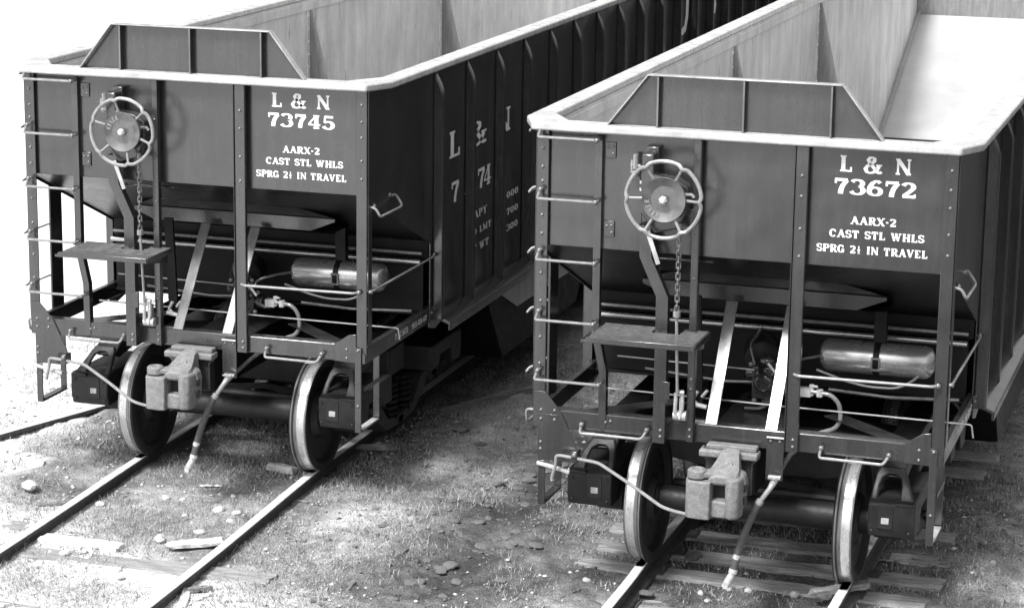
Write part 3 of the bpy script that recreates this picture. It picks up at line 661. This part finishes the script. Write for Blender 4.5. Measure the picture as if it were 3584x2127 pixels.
        m.build('slope_crossbeam', PAINT, car, bevel=.004)
        for x0_, xt in ((-.166, -.172), (.258, .262)):
            MB().bar((x0_, .0, 1.262), (xt, .585, 2.015), (1, 0, 0), .084, .012).build('end_brace', BRACEM, car, bevel=.003)
        bl = MB(); bl.box(-1.40, 1.40, 1.43, 1.445, 1.22, 1.655); bl.box(-1.40, 1.40, 1.36, 1.95, 1.6555, 1.675); bl.box(-1.40, 1.40, 1.86, 1.875, 1.22, 1.655); bl.box(-1.40, 1.40, 1.40, 1.95, 1.20, 1.2195)
        blo = bl.build('body_bolster', PAINT2, car, bevel=.004)
        MB().tube([(-1.40, 1.39, 1.725), (1.40, 1.39, 1.725)], .014, 8).build('bolster_angle', ROD, blo, smooth=True)
        MB().tube([(-1.40, 1.352, 1.66), (1.40, 1.352, 1.66)], .021, 10).build('bolster_lip', TANKM, blo, smooth=True)
        box('bolster_web', (-1.43, 1.43, 1.46, 1.47, 1.676, slopez(1.46)), PAINT2, blo, 0)
        for a, b in (((.55, .72), (1.28, .06)), ((-.55, .72), (-1.22, .06))):
            MB().bar((a[0], a[1], 1.215), (b[0], b[1], 1.215), (1, 1 if a[0] > 0 else -1, 0), .14, .010).build('floor_brace', PAINT, car, bevel=.002)
        MB().box(-.24, .24, .08, 1.42, 1.126, 1.14).build('sill_cover', PAINT, cs, bevel=.003)
        # reservoir and its straps
        t0, t1, ty, tz, tr = .385, 1.22, 1.06, 1.570, .118
        tk = MB().lathe([(0, 0), (.005, .06), (.03, tr-.02), (.06, tr), (t1-t0-.06, tr), (t1-t0-.03, tr-.02), (t1-t0-.005, .06), (t1-t0, 0)], (t0, ty, tz), (1, 0, 0), 32).build('air_reservoir', TANKM, car, smooth=True)
        MB().lathe([(0, tr+.003), (0, tr+.008), (.045, tr+.008), (.045, tr+.003)], (.785, ty, tz), (1, 0, 0), 32).build('strap', PAINT2, tk, smooth=True)
        m = MB()
        for dz in (.03, -.055): m.tube([(.775, ty-tr-.012, tz+dz), (.84, ty-tr-.012, tz+dz)], .009, 6)
        for dx in (.782, .833): m.tube([(dx, ty-tr-.012, tz+.03), (dx, ty-tr-.012, tz-.055)], .006, 6)
        m.build('strap_bolt', ROD, tk)
        box('reservoir_bracket', (.77, .86, ty-.02, ty+.05, tz+tr, 2.0), PAINT2, tk, .003)
        rod('branch_pipe', fillet([(.40, .86, 1.50), (.62, .84, 1.44), (.78, .83, 1.415), (.98, .83, 1.42), (1.08, .86, 1.47), (1.12, .92, 1.50)], .06), .010, ROD, tk)
        # control valve: lobed casting with caps and studs
        bvx, bvy, bvz = .03, .92, 1.36
        vb = MB(); vb.box(-.08, .08, -.06, .06, -.09, .10); vb.lathe([(0, 0), (0, .055), (.05, .06), (.07, .045), (.07, 0)], (0, -.06, .02), (0, -1, 0), 14); vb.lathe([(0, 0), (0, .04), (.04, .045), (.06, .02), (.06, 0)], (-.08, 0, .05), (-1, 0, 0), 12); vb.lathe([(0, 0), (0, .045), (.05, .05), (.07, 0)], (.08, 0, -.03), (1, 0, 0), 12); vb.lathe([(0, 0), (0, .05), (.04, .05), (.06, .03), (.06, 0)], (0, 0, .10), (0, 0, 1), 12); vb.lathe([(0, 0), (0, .05), (.03, .055), (.05, 0)], (.02, -.01, -.09), (0, 0, -1), 12)
        vo = vb.build('control_valve', PAINT, car, bevel=.006); vo.location = (bvx, bvy, bvz)
        for k in range(8):
            a = k*PI/4; rivet((.075*math.cos(a)*.8, -.062, .02+.06*math.sin(a)), vo, .012, mat=None)
        for p in ((-.09, -.05, .11), (.07, -.06, .12), (-.06, -.07, -.1), (.09, -.06, -.09), (.11, -.05, .04)): rivet(p, vo, .017)
        rod('release_handle', [(.02, -.08, .13), (.12, -.10, .03)], .010, BRIGHT, vo)
        cyl = MB().lathe([(0, 0), (0, .11), (.02, .135), (.30, .135), (.32, .11), (.33, .03), (.33, 0)], (-.10, 1.32, 1.50), (.25, -1, 0), 28).build('brake_cylinder', PAINT2, car, smooth=True)
        rod('push_rod', [(-.03, .98, 1.50), (.06, .55, 1.47)], .02, PAINT2, cyl)
        tp = rod('train_pipe', fillet([(.38, .62, 1.40), (.56, .60, 1.392), (.62, .60, 1.33), (.635, .60, 1.22), (.60, .60, 1.15), (.44, .60, 1.085), (.33, .35, 1.0), (.315, -.07, .94)], .06, 5), .017, ROD, car, 10)
        m = MB(); m.tube([(.415, .62, 1.37), (.415, .62, 1.45)], .016, 8); m.tube([(.40, .62, 1.44), (.46, .60, 1.44)], .010, 6); m.tube([(.475, .61, 1.37), (.475, .61, 1.42)], .026, 8); m.box(.33, .41, .60, .66, 1.36, 1.42); m.build('cutout_cock', BRIGHT, tp)
        rl = rod('release_rod', fillet([(-1.0, .30, 1.372), (.4, .30, 1.358), (1.585, .30, 1.352), (1.60, .30, 1.26)], .02), .0065, ROD, car)
        rod('release_rod', [(-1.05, .75, 1.50), (-.05, .85, 1.46)], .0065, ROD, car)
        for pts_, r_ in (([(-.12, .88, 1.16), (.02, .88, 1.17), (.10, .90, 1.27)], .012), ([(.07, .9, 1.40), (.16, .86, 1.52), (.30, .92, 1.56), (.40, 1.0, 1.57)], .011), ([(-.05, .92, 1.44), (-.12, 1.0, 1.60), (-.10, 1.3, 1.66)], .011), ([(.10, .9, 1.33), (.30, .70, 1.33), (.40, .62, 1.38)], .014), ([(-.9, 1.0, 1.36), (-.3, .95, 1.33), (-.06, .93, 1.35)], .012), ([(.45, 1.1, 1.30), (.9, 1.1, 1.28), (1.38, 1.2, 1.28)], .014)):
            rod('brake_pipe', fillet(pts_, .05), r_, RIVM, car)
        vo.scale = (1.2, 1.2, 1.25)
        lvx = MB(); lvx.bar((-.37, .30, 2.10), (-.335, .30, 1.30), (1, 0, 0), .075, .03); lvx.build('brake_lever', PAINT2, car)
        m = MB()
        m.tube([(-.33, .26, 1.42), (-.36, .26, 1.36), (-.32, .26, 1.31)], .014, 7); m.tube([(-.38, .26, 1.33), (-.26, .26, 1.31)], .018, 8); m.tube([(-.26, .27, 1.43), (-.30, .27, 1.38)], .012, 7); m.build('lever_jaw', BRIGHT, lvx and car)
    # hopper bays below the side sills
    for yc in (4.92, 8.7, 12.48):
        m = MB(); zt = 1.10
        m.prism([(yc-1.89, zt), (yc+1.89, zt), (yc+1.2, .32), (yc-1.3, .32)], 'x', -1.42, 1.42)
        hb_ = m.build('hopper_bay', PAINT2, car, bevel=.006)
        box('bay_door', (-1.36, 1.36, yc-1.2, yc+1.1, .285, .3195), PAINT2, hb_, .004)
    make_truck(car, 1.65, False); make_truck(car, L-1.65, True)
    return car

CAR_A = make_car('73745', -18, 'black open hopper car numbered 73745, white lettering along its side, on the half-buried track', (0, 0, 0), 0.0, True)
B_LOC = (4.62829, -1.29782, 0); B_RZ = -.00922
CAR_B = make_car('73672', 0, 'black open hopper car numbered 73672 standing on the track with exposed ties', B_LOC, B_RZ, False)

# ------------------------------------------------------------------ ground
def vnoise(x, y, seed):
    r = np.random.default_rng(seed); T = r.random((256, 256))
    xi = np.floor(x).astype(int); yi = np.floor(y).astype(int); xf = x-xi; yf = y-yi
    u = xf*xf*(3-2*xf); w = yf*yf*(3-2*yf)
    g = lambda a, b: T[a % 256, b % 256]
    return (g(xi, yi)*(1-u)+g(xi+1, yi)*u)*(1-w)+(g(xi, yi+1)*(1-u)+g(xi+1, yi+1)*u)*w
def fbm(x, y, sc, seed, o=4):
    s = 0; a = .5; t = 0
    for k in range(o): s = s+a*vnoise(x*sc*2**k+17.3*k, y*sc*2**k+9.1*k, seed+k); t += a; a *= .55
    return s/t
def sstep(a, b, x): t = np.clip((x-a)/(b-a), 0, 1); return t*t*(3-2*t)
def ground_z(x, y):
    x = np.asarray(x, float); y = np.asarray(y, float)
    base = -.105-.062*sstep(1.6, 3.4, x)
    bumps = (fbm(x, y, .9, 3)-.5)*.08+(fbm(x, y, 4, 11)-.5)*.06+(fbm(x, y, 13, 23, 3)-.5)*.05
    rut = -.05*np.exp(-((x-2.5-.05*y+.06*np.sin(y*1.3))/.22)**2)+.035*np.exp(-((x-2.85-.05*y)/.18)**2)
    k = .45+.55*sstep(.95, 1.5, np.minimum(abs(x), abs(x-4.63)))
    berm = .05*sstep(-1.0, -1.5, x)*np.exp(-((x+1.5)/.6)**2)
    far = np.exp(-(np.maximum(0, np.hypot(x-2, y)-40)/40)**2)
    return base+bumps*k*1.0+rut*np.exp(-(y/9)**2)+berm+(1-far)*0
def tone(x, y):
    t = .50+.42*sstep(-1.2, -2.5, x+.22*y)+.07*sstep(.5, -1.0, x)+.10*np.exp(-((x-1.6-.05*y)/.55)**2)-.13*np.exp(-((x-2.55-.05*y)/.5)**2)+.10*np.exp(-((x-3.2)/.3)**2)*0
    t = t+.24*sstep(-.2, -2.2, y)*sstep(2.0, -.2, x)-.06*sstep(3.0, 5.0, x)-.06*np.exp(-((x-4.65)/1.1)**4)+.22*sstep(5.8, 6.8, x)  # trackbed dip around car B paints deeper shade beneath it
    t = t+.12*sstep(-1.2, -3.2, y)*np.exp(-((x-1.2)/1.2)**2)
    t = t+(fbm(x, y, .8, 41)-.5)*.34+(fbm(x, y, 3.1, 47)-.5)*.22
    t = t-.45*sstep(6.2, 7.5, x)*sstep(4.5, 7.0, y)-.3*sstep(7.6, 9.0, x)  # dark ground added at far right so car B's side reflects dark
    t = t-.10*np.exp(-((x+.3)/.9)**2)*sstep(-.3, .8, y)  # painted shade: ground tone lowered below car A
    return t
def axis_coords(a, b, step, far):
    c = list(np.arange(a, b, step)); s = step
    lo = []; p = a
    while p > -far: s *= 1.14; p -= s; lo.append(p)
    s = step; hi = []; p = c[-1]
    while p < far: s *= 1.14; p += s; hi.append(p)
    return np.array(lo[::-1]+c+hi)
gx = axis_coords(-3.5, 8.2, .04, 300); gy = axis_coords(-3.6, 7.0, .04, 300)
XX, YY = np.meshgrid(gx, gy); ZZ = ground_z(XX, YY)
nx, ny = len(gx), len(gy)
co = np.stack([XX.ravel(), YY.ravel(), ZZ.ravel()], 1)
ii = (np.arange(ny-1)[:, None]*nx+np.arange(nx-1)[None, :]).ravel()
quads = np.stack([ii, ii+1, ii+1+nx, ii+nx], 1)
gm = bpy.data.meshes.new('ground'); gm.vertices.add(len(co)); gm.vertices.foreach_set('co', co.ravel())
gm.loops.add(quads.size); gm.loops.foreach_set('vertex_index', quads.ravel().astype(np.int32))
gm.polygons.add(len(quads)); gm.polygons.foreach_set('loop_start', np.arange(0, quads.size, 4, dtype=np.int32)); gm.polygons.foreach_set('loop_total', np.full(len(quads), 4, dtype=np.int32))
gm.update(); gm.validate(); gm.shade_smooth()
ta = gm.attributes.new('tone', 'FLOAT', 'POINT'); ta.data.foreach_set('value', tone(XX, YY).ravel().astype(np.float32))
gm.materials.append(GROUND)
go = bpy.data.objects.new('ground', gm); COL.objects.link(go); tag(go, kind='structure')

# ------------------------------------------------------------------ track: rails on ties
def catmull(pts, step=.25):
    P_ = [Vector((p[0], p[1], 0)) for p in pts]; P_ = [P_[0]*2-P_[1]]+P_+[P_[-1]*2-P_[-2]]; out = []
    for i in range(1, len(P_)-2):
        a, b, c, d = P_[i-1:i+3]; n = max(2, int((c-b).length/step))
        for k in range(n):
            t = k/n; out.append(.5*((2*b)+(c-a)*t+(2*a-5*b+4*c-d)*t*t+(3*b-a-3*c+d)*t**3))
    out.append(P_[-2]); return out
PROF = [(-.036, -.006), (-.030, 0.0), (.030, 0.0), (.036, -.006), (.036, -.032), (.011, -.046), (.009, -.112), (.062, -.128), (.068, -.148), (-.068, -.148), (-.062, -.128), (-.009, -.112), (-.011, -.046), (-.036, -.032)]
def rail(pts, parent, zoff=0.0):
    pl = catmull(pts); n = len(PROF); vs = []; fs = []; mi = []
    for i, p in enumerate(pl):
        t = (pl[min(i+1, len(pl)-1)]-pl[max(i-1, 0)]).normalized(); w = Vector((t.y, -t.x, 0))
        vs += [p+w*a+Vector((0, 0, b+zoff)) for a, b in PROF]
    for i in range(len(pl)-1):
        for k in range(n):
            fs.append((i*n+k, i*n+(k+1) % n, (i+1)*n+(k+1) % n, (i+1)*n+k)); mi.append(1 if k in (0, 1, 2) else 0)
    fs += [tuple(range(n)), tuple(range((len(pl)-1)*n, len(pl)*n))[::-1]]; mi += [0, 0]
    m = MB(); m.v = [tuple(v) for v in vs]; m.f = fs; m.mi = mi
    return m.build('rail', [RAILWEB, RAILTOP], parent)
def rough_box(dx, dy, dz, seed, nx_=14):
    r = random.Random(seed); vs = []; fs = []
    sec = [(-.5, -.5), (.5, -.5), (.5, .38), (.42, .5), (.1, .47), (-.15, .5), (-.42, .49), (-.5, .36)]
    k = len(sec)
    for i in range(nx_+1):
        x = dx*(i/nx_-.5); e = (1-.10*(abs(i/nx_-.5)*2)**8)
        for a, b in sec: vs.append((x+(r.uniform(-.02, .02) if i in (0, nx_) else 0), a*dy*e+r.uniform(-.006, .006), b*dz+r.uniform(-.006, .006)))
    for i in range(nx_):
        for j in range(k): fs.append((i*k+j, i*k+(j+1) % k, (i+1)*k+(j+1) % k, (i+1)*k+j))
    fs += [tuple(range(k)), tuple(range(nx_*k, (nx_+1)*k))]
    m = MB(); m.add(vs, fs); return m
tie_meshes = []
for s_ in range(4):
    o = rough_box(2.64, .225, .17, s_).build('tie', TIE); tie_meshes.append(o.data); bpy.data.objects.remove(o)
def add_tie(parent, x, y, ztop, rz):
    o = bpy.data.objects.new('tie', random.choice(tie_meshes)); COL.objects.link(o); o.parent = parent
    o.location = (x+random.uniform(-.03, .03), y, ztop-.085); o.rotation_euler = (random.uniform(-.03, .03), random.uniform(-.012, .012), rz+random.uniform(-.03, .03)); return o
trA = empty('railroad_track'); tag(trA, 'half-buried track with worn bright rails under the hopper car numbered 73745', 'railroad track')
rail([(-.55, -9), (-.64, -5), (-.703, -2), (-.738, -.79), (-.785, .7), (-.785, 3), (-.782, 26)], trA)
rail([(.93, -9), (.88, -5), (.838, -2.81), (.802, -1.28), (.725, .8), (.722, 3), (.722, 26)], trA)
for k in range(40):
    y = -4.0+.58*k
    add_tie(trA, -.03 if y > 0 else .03, y+random.uniform(-.05, .05), -.128+random.uniform(-.012, .02)+(.035 if k in (4,) else 0), .02 if y > 0 else .03)
trB = empty('railroad_track', B_LOC, B_RZ); tag(trB, 'track with exposed weathered ties under the hopper car numbered 73672', 'railroad track')
rail([(-.775, -9), (-.772, -2), (-.77, 0), (-.782, .75), (-.782, 3), (-.782, 26)], trB)
rail([(.72, -9), (.72, -2), (.721, 0), (.722, .75), (.722, 3), (.722, 26)], trB)
TIE_Y = [-3.3, -2.75, -2.15, -1.6, -1.05, -.45, .17, .85, 1.3, 1.80, 2.4, 2.97, 3.58, 4.2, 4.8, 5.4, 6.0, 6.6, 7.2, 7.8, 8.4, 9.0, 9.6]
pm = MB().box(-.115, .115, -.08, .08, -.006, .006); pm.box(-.10, -.08, -.05, -.03, .006, .03); pm.box(.08, .10, .03, .05, .006, .03); plate_me = pm.mesh('tie_plate', RAILWEB)
for y in TIE_Y:
    t_ = add_tie(trB, -.02, y, -.152+random.uniform(-.020, .014), .01)
    for xr in (-.752, .742):
        o = bpy.data.objects.new('tie_plate', plate_me); COL.objects.link(o); o.parent = t_; o.location = (xr, 0, .089)
trC = empty('railroad_track'); tag(trC, 'single rail curving in from the pale ground to join the track under car 73745', 'railroad track')
rail([(-6.0, -7.5), (-3.3, -2.2), (-2.25, .75), (-1.84, 1.89), (-1.42, 3.2), (-1.08, 4.6), (-.92, 5.8)], trC, .0)
rough = rough_box(3.0, .16, .08, 77).build('plank', WOODD, trC); rough.location = (-1.98, .55, -.125); rough.rotation_euler = (0, 0, math.radians(70))

# ------------------------------------------------------------------ stones, clods and boards lying about
def rock_mesh(seed, flat=.6):
    import bmesh
    bm = bmesh.new(); bmesh.ops.create_icosphere(bm, subdivisions=2, radius=.5)
    for v in bm.verts:
        d = mnoise.noise(v.co*2.1+Vector((seed*3.1, seed, 0)))*.35+mnoise.noise(v.co*5+Vector((0, seed*2, 5)))*.12
        v.co *= 1+d; v.co.z *= flat
    me = bpy.data.meshes.new('rock'); bm.to_mesh(me); bm.free(); return me
rm_w = []; rm_d = []
for s_ in range(5):
    a = rock_mesh(s_, .62); a.materials.append(ROCKW); rm_w.append(a)
    b_ = rock_mesh(s_+10, .36); b_.materials.append(ROCKD); rm_d.append(b_)
def toworldB(x, y): c_, s_ = math.cos(B_RZ), math.sin(B_RZ); return (x*c_-y*s_+B_LOC[0], x*s_+y*c_+B_LOC[1])
def put_rock(name, mesh, x, y, size, label, cat, group, lift=.2):
    o = bpy.data.objects.new(name, mesh); COL.objects.link(o)
    o.scale = (size*random.uniform(.85, 1.3), size*random.uniform(.7, 1.0), size*random.uniform(.8, 1.1)); o.rotation_euler = (random.uniform(-.2, .2), random.uniform(-.2, .2), random.uniform(0, 6.28))
    o.location = (x, y, float(ground_z(x, y))+size*lift*.6); tag(o, label, cat, group); return o
for x, y, s in [(-.44, .158, .04), (-.629, -.505, .10), (.41, -.91, .09), (.508, -.535, .085), (.308, -.309, .10), (.463, -.336, .07), (.124, .129, .05), (.243, .114, .06), (-.105, -.095, .06), (.205, -1.186, .12), (-.33, -1.7, .10), (-.04, -1.594, .06), (-.243, -.116, .07), (.12, -.55, .05), (.2, -1.9, .07), (.05, -2.3, .08), (.3, -2.05, .06)]:
    put_rock('stone', random.choice(rm_w), x, y, s, 'small pale stone lying between the rails in front of car 73745', 'stone', 'pale stones between the rails of car 73745')
put_rock('stone', rm_w[0], -1.287, -.432, .15, 'large white stone beyond the left rail in front of car 73745', 'stone', None, .5)
put_rock('stone', rm_w[2], -1.555, .176, .17, 'broad flat white stone near the single curving rail', 'stone', None, .1)
for x, y, s in [(-1.172, .488, .07), (-.14, .66, .06), (.338, .697, .09), (-.002, .686, .07), (-.323, .525, .06), (-.234, .359, .05), (.584, 1.1, .04), (-.672, .30, .15), (-.55, 1.25, .16)]:
    X, Y = toworldB(x, y); put_rock('stone', random.choice(rm_w if s < .1 else rm_d), X, Y, s, 'stone lying on the ballast between the rails in front of car 73672', 'stone', 'stones between the rails of car 73672', .35)
for x, y, s in [(1.273, 1.465, .05), (1.294, 2.142, .06), (1.5, 1.6, .04), (1.62, 1.9, .05)]:
    X, Y = toworldB(x, y); put_rock('stone', random.choice(rm_w), X, Y, s, 'small pale stone beside the hanging step at the tie ends of car 73672', 'stone', 'pale stones by the tie ends')
cl = [(2.141, .587, .17), (2.215, .589, .14), (1.96, .675, .08), (1.786, .537, .16), (1.973, -.729, .16), (2.815, -.297, .14), (2.744, -.39, .1), (2.325, 1.465, .14), (2.293, 1.265, .1), (2.29, .172, .12), (2.479, -.233, .13), (2.359, -.901, .11), (2.252, -1.279, .12), (1.98, .48, .08), (2.051, .631, .1), (1.799, .746, .09), (2.141, 2.128, .15)]
for k in range(60): cl.append((2.4+random.gauss(0, .30), random.uniform(-2.4, 2.6), random.uniform(.035, .13)))
for x, y, s in cl: put_rock('earth_clod', random.choice(rm_d), x, y, s, 'flat dark clod of earth in the rut between the two tracks', 'earth clod', 'earth clods between the tracks', .05)
def board(p, q_, w, t, mat, label, seed, name='board', lift=.0, group=None):
    a = Vector((p[0], p[1], 0)); b = Vector((q_[0], q_[1], 0)); d = b-a
    o = rough_box(d.length, w, t, seed, 8).build(name, mat); m_ = (a+b)/2
    o.location = (m_.x, m_.y, float(ground_z(m_.x, m_.y))+t*.3+lift); o.rotation_euler = (0, 0, math.atan2(d.y, d.x)); tag(o, label, 'board', group); return o
board((.234, .879), (.49, .819), .07, .055, ROCKW, 'short white block of wood against the right rail by the wheel of car 73745', 1, lift=.02)
board((.35, -1.34), (.70, -1.10), .13, .03, ROCKW, 'bleached board end poking out from the rail in front of car 73745', 2, lift=.03)
board((-.64, -1.44), (.02, -1.46), .16, .04, WOOD, 'long pale plank flush with the ground between the rails in front of car 73745', 3)
board((-1.09, -.68), (-.85, -.50), .05, .03, WOODD, 'short dark stick lying against the left rail in front of car 73745', 4)
board((.728, .146), (.90, .175), .03, .02, WOODD, 'thin dark slat just outside the right rail of car 73745', 5)
board((.849, -2.1), (.985, -2.5), .06, .03, WOOD, 'narrow pale lath beside the rail at the bent metal strap', 6)
board((.885, -2.15), (1.02, -2.06), .045, .03, WOODD, 'dark offcut of wood beside the narrow pale lath', 7, lift=.02)
board((1.01, -2.31), (1.05, -2.14), .04, .03, WOOD, 'small pale splinter of wood next to the dark offcut', 8)
board((1.02, 2.95), (1.75, 4.32), .07, .05, WOODD, 'long weathered timber lying in the grass beside car 73745', 9, lift=.02)
board((1.179, 2.399), (1.32, 2.603), .07, .03, WOODD, 'dark broken slat near the long timber beside car 73745', 10, lift=.02)
board((1.30, 2.56), (1.44, 2.49), .11, .02, WOODD, 'small square of dark board at the end of the broken slat', 11, lift=.02)
board((1.95, -2.2), (1.876, -1.46), .05, .02, WOODD, 'thin board edge sunk in the pale grass between the tracks', 12, lift=-.012)
board((.42, 1.55), (1.05, 1.75), .05, .04, WOODD, 'dark stick lying in the shade under car 73745', 13, lift=.02)
board((-.112, .247), (.059, .30), .02, .012, WOOD, 'thin straw-coloured lath between the rails of car 73745', 14, lift=.01)
X0, Y0 = toworldB(.50, .52); X1, Y1 = toworldB(.84, .86)
bb = board((X0, Y0), (X1, Y1), .09, .04, TIE, 'splintered wood chock lying over the right rail under car 73672', 15); bb.location.z = .0; bb.location.z = -.06
board(toworldB(1.05, 1.05), toworldB(1.40, .75), .17, .04, WOODD, 'dark sunken board beside the right rail of car 73672', 16, lift=.0)

# ------------------------------------------------------------------ dry grass: too many blades to count
N = 300000
bxs = rng.uniform(-3.6, 8.6, N); bys = rng.uniform(-3.8, 7.5, N)
dens = fbm(bxs, bys, 1.6, 61)*.6+fbm(bxs, bys, 6, 67)*.4
dens = dens+.10*np.exp(-((bxs-1.7)/.7)**2)-.22*np.exp(-((bxs-2.45-.05*bys)/.35)**2)+.08*np.exp(-((bxs-.5)/.5)**2)*np.exp(-((bys-.9)/.5)**2)
keep = dens > rng.uniform(.40, .66, N)
for cx, cy0 in ((0, 0), (4.63, 0)):
    for rxp in (-.77, .73): keep &= np.abs(bxs-cx-rxp-(.0 if cx else 0)) > .09
lx = bxs-4.63; ly = bys+1.298
ontie = np.zeros(N, bool)
for ty_ in TIE_Y: ontie |= (np.abs(lx) < 1.34) & (np.abs(ly-ty_) < .12)
keep &= ~(ontie & (rng.random(N) < .92))
bxs, bys = bxs[keep], bys[keep]; n = len(bxs); bz = ground_z(bxs, bys)
tall = .022+.045*rng.random(n)**2+.05*np.exp(-((bxs-.5)/.45)**2)*np.exp(-((bys-1.0)/.45)**2)*rng.random(n)
ang = rng.uniform(0, 2*PI, n); lean = rng.uniform(.2, 1.3, n)*tall; la = rng.uniform(0, 2*PI, n); w = rng.uniform(.0025, .005, n)
p0 = np.stack([bxs-np.cos(ang)*w, bys-np.sin(ang)*w, bz-.005], 1); p1 = np.stack([bxs+np.cos(ang)*w, bys+np.sin(ang)*w, bz-.005], 1)
p2 = np.stack([bxs+np.cos(la)*lean, bys+np.sin(la)*lean, bz+tall], 1)
gv = np.stack([p0, p1, p2], 1).reshape(-1, 3)
gr = bpy.data.meshes.new('dry_grass'); gr.vertices.add(len(gv)); gr.vertices.foreach_set('co', gv.ravel())
gr.loops.add(3*n); gr.loops.foreach_set('vertex_index', np.arange(3*n, dtype=np.int32)); gr.polygons.add(n)
gr.polygons.foreach_set('loop_start', np.arange(0, 3*n, 3, dtype=np.int32)); gr.polygons.foreach_set('loop_total', np.full(n, 3, dtype=np.int32)); gr.update()
gr.materials.append(GRASS); gro = bpy.data.objects.new('dry_grass', gr); COL.objects.link(gro); tag(gro, 'short dry grass growing around the tracks', 'grass', kind='stuff')

# ------------------------------------------------------------------ loose cinders and gravel: past counting
def scatter(name, n, mat, label, weight, smin, smax, seed):
    r = np.random.default_rng(seed)
    x = r.uniform(-3.4, 8.4, n*3); y = r.uniform(-3.6, 6.5, n*3)
    k = weight(x, y) > r.random(n*3)
    for cx in (0, 4.63):
        for rxp in (-.775, .73): k &= np.abs(x-cx-rxp) > .085
    x, y = x[k][:n], y[k][:n]; n = len(x); z = ground_z(x, y); sz = smin+(smax-smin)*r.random(n)**3
    base = np.array([(1, 0, 0), (.25, .95, .1), (-.85, .5, -.1), (-.7, -.65, .1), (.3, -.9, -.05), (.1, .1, .75), (0, 0, -.6)])
    tri = np.array([(0, 1, 5), (1, 2, 5), (2, 3, 5), (3, 4, 5), (4, 0, 5), (1, 0, 6), (2, 1, 6), (3, 2, 6), (4, 3, 6), (0, 4, 6)])
    a = r.uniform(0, 6.28, n); c, s_ = np.cos(a), np.sin(a)
    b = base[None]*(1+r.uniform(-.3, .3, (n, 7, 3)))*np.stack([np.ones(n), r.uniform(.6, 1, n), r.uniform(.4, .9, n)], 1)[:, None, :]
    P_ = np.stack([b[..., 0]*c[:, None]-b[..., 1]*s_[:, None], b[..., 0]*s_[:, None]+b[..., 1]*c[:, None], b[..., 2]], 2)*sz[:, None, None]
    P_ += np.stack([x, y, z+sz*.15], 1)[:, None, :]
    F = (tri[None]+7*np.arange(n)[:, None, None]).reshape(-1, 3)
    me = bpy.data.meshes.new(name); me.vertices.add(7*n); me.vertices.foreach_set('co', P_.ravel()); me.loops.add(F.size); me.loops.foreach_set('vertex_index', F.ravel().astype(np.int32))
    me.polygons.add(len(F)); me.polygons.foreach_set('loop_start', np.arange(0, F.size, 3, dtype=np.int32)); me.polygons.foreach_set('loop_total', np.full(len(F), 3, dtype=np.int32)); me.update(); me.materials.append(mat)
    o = bpy.data.objects.new(name, me); COL.objects.link(o); tag(o, label, 'gravel', kind='stuff')
CIND = simple('cinder', .06, .16, .9, 3, grain=.5); GRAV = simple('pale_gravel', .25, .6, .9, 3, grain=.3)
scatter('cinders', 9000, CIND, 'dark cinders and crumbs of earth strewn over the ground', lambda x, y: np.clip(1.6*(fbm(x, y, 1.3, 71)-.38)+.55*np.exp(-((x-2.5-.05*y)/.6)**2)+.25*(x > 3.2)-.4*(x < .8), 0, 1), .005, .030, 5)
scatter('gravel', 7000, GRAV, 'fine pale gravel strewn over the ground', lambda x, y: np.clip(2.0*(fbm(x, y, 1.1, 83)-.45)+.25*(x < 1.2), 0, 1), .005, .028, 6)
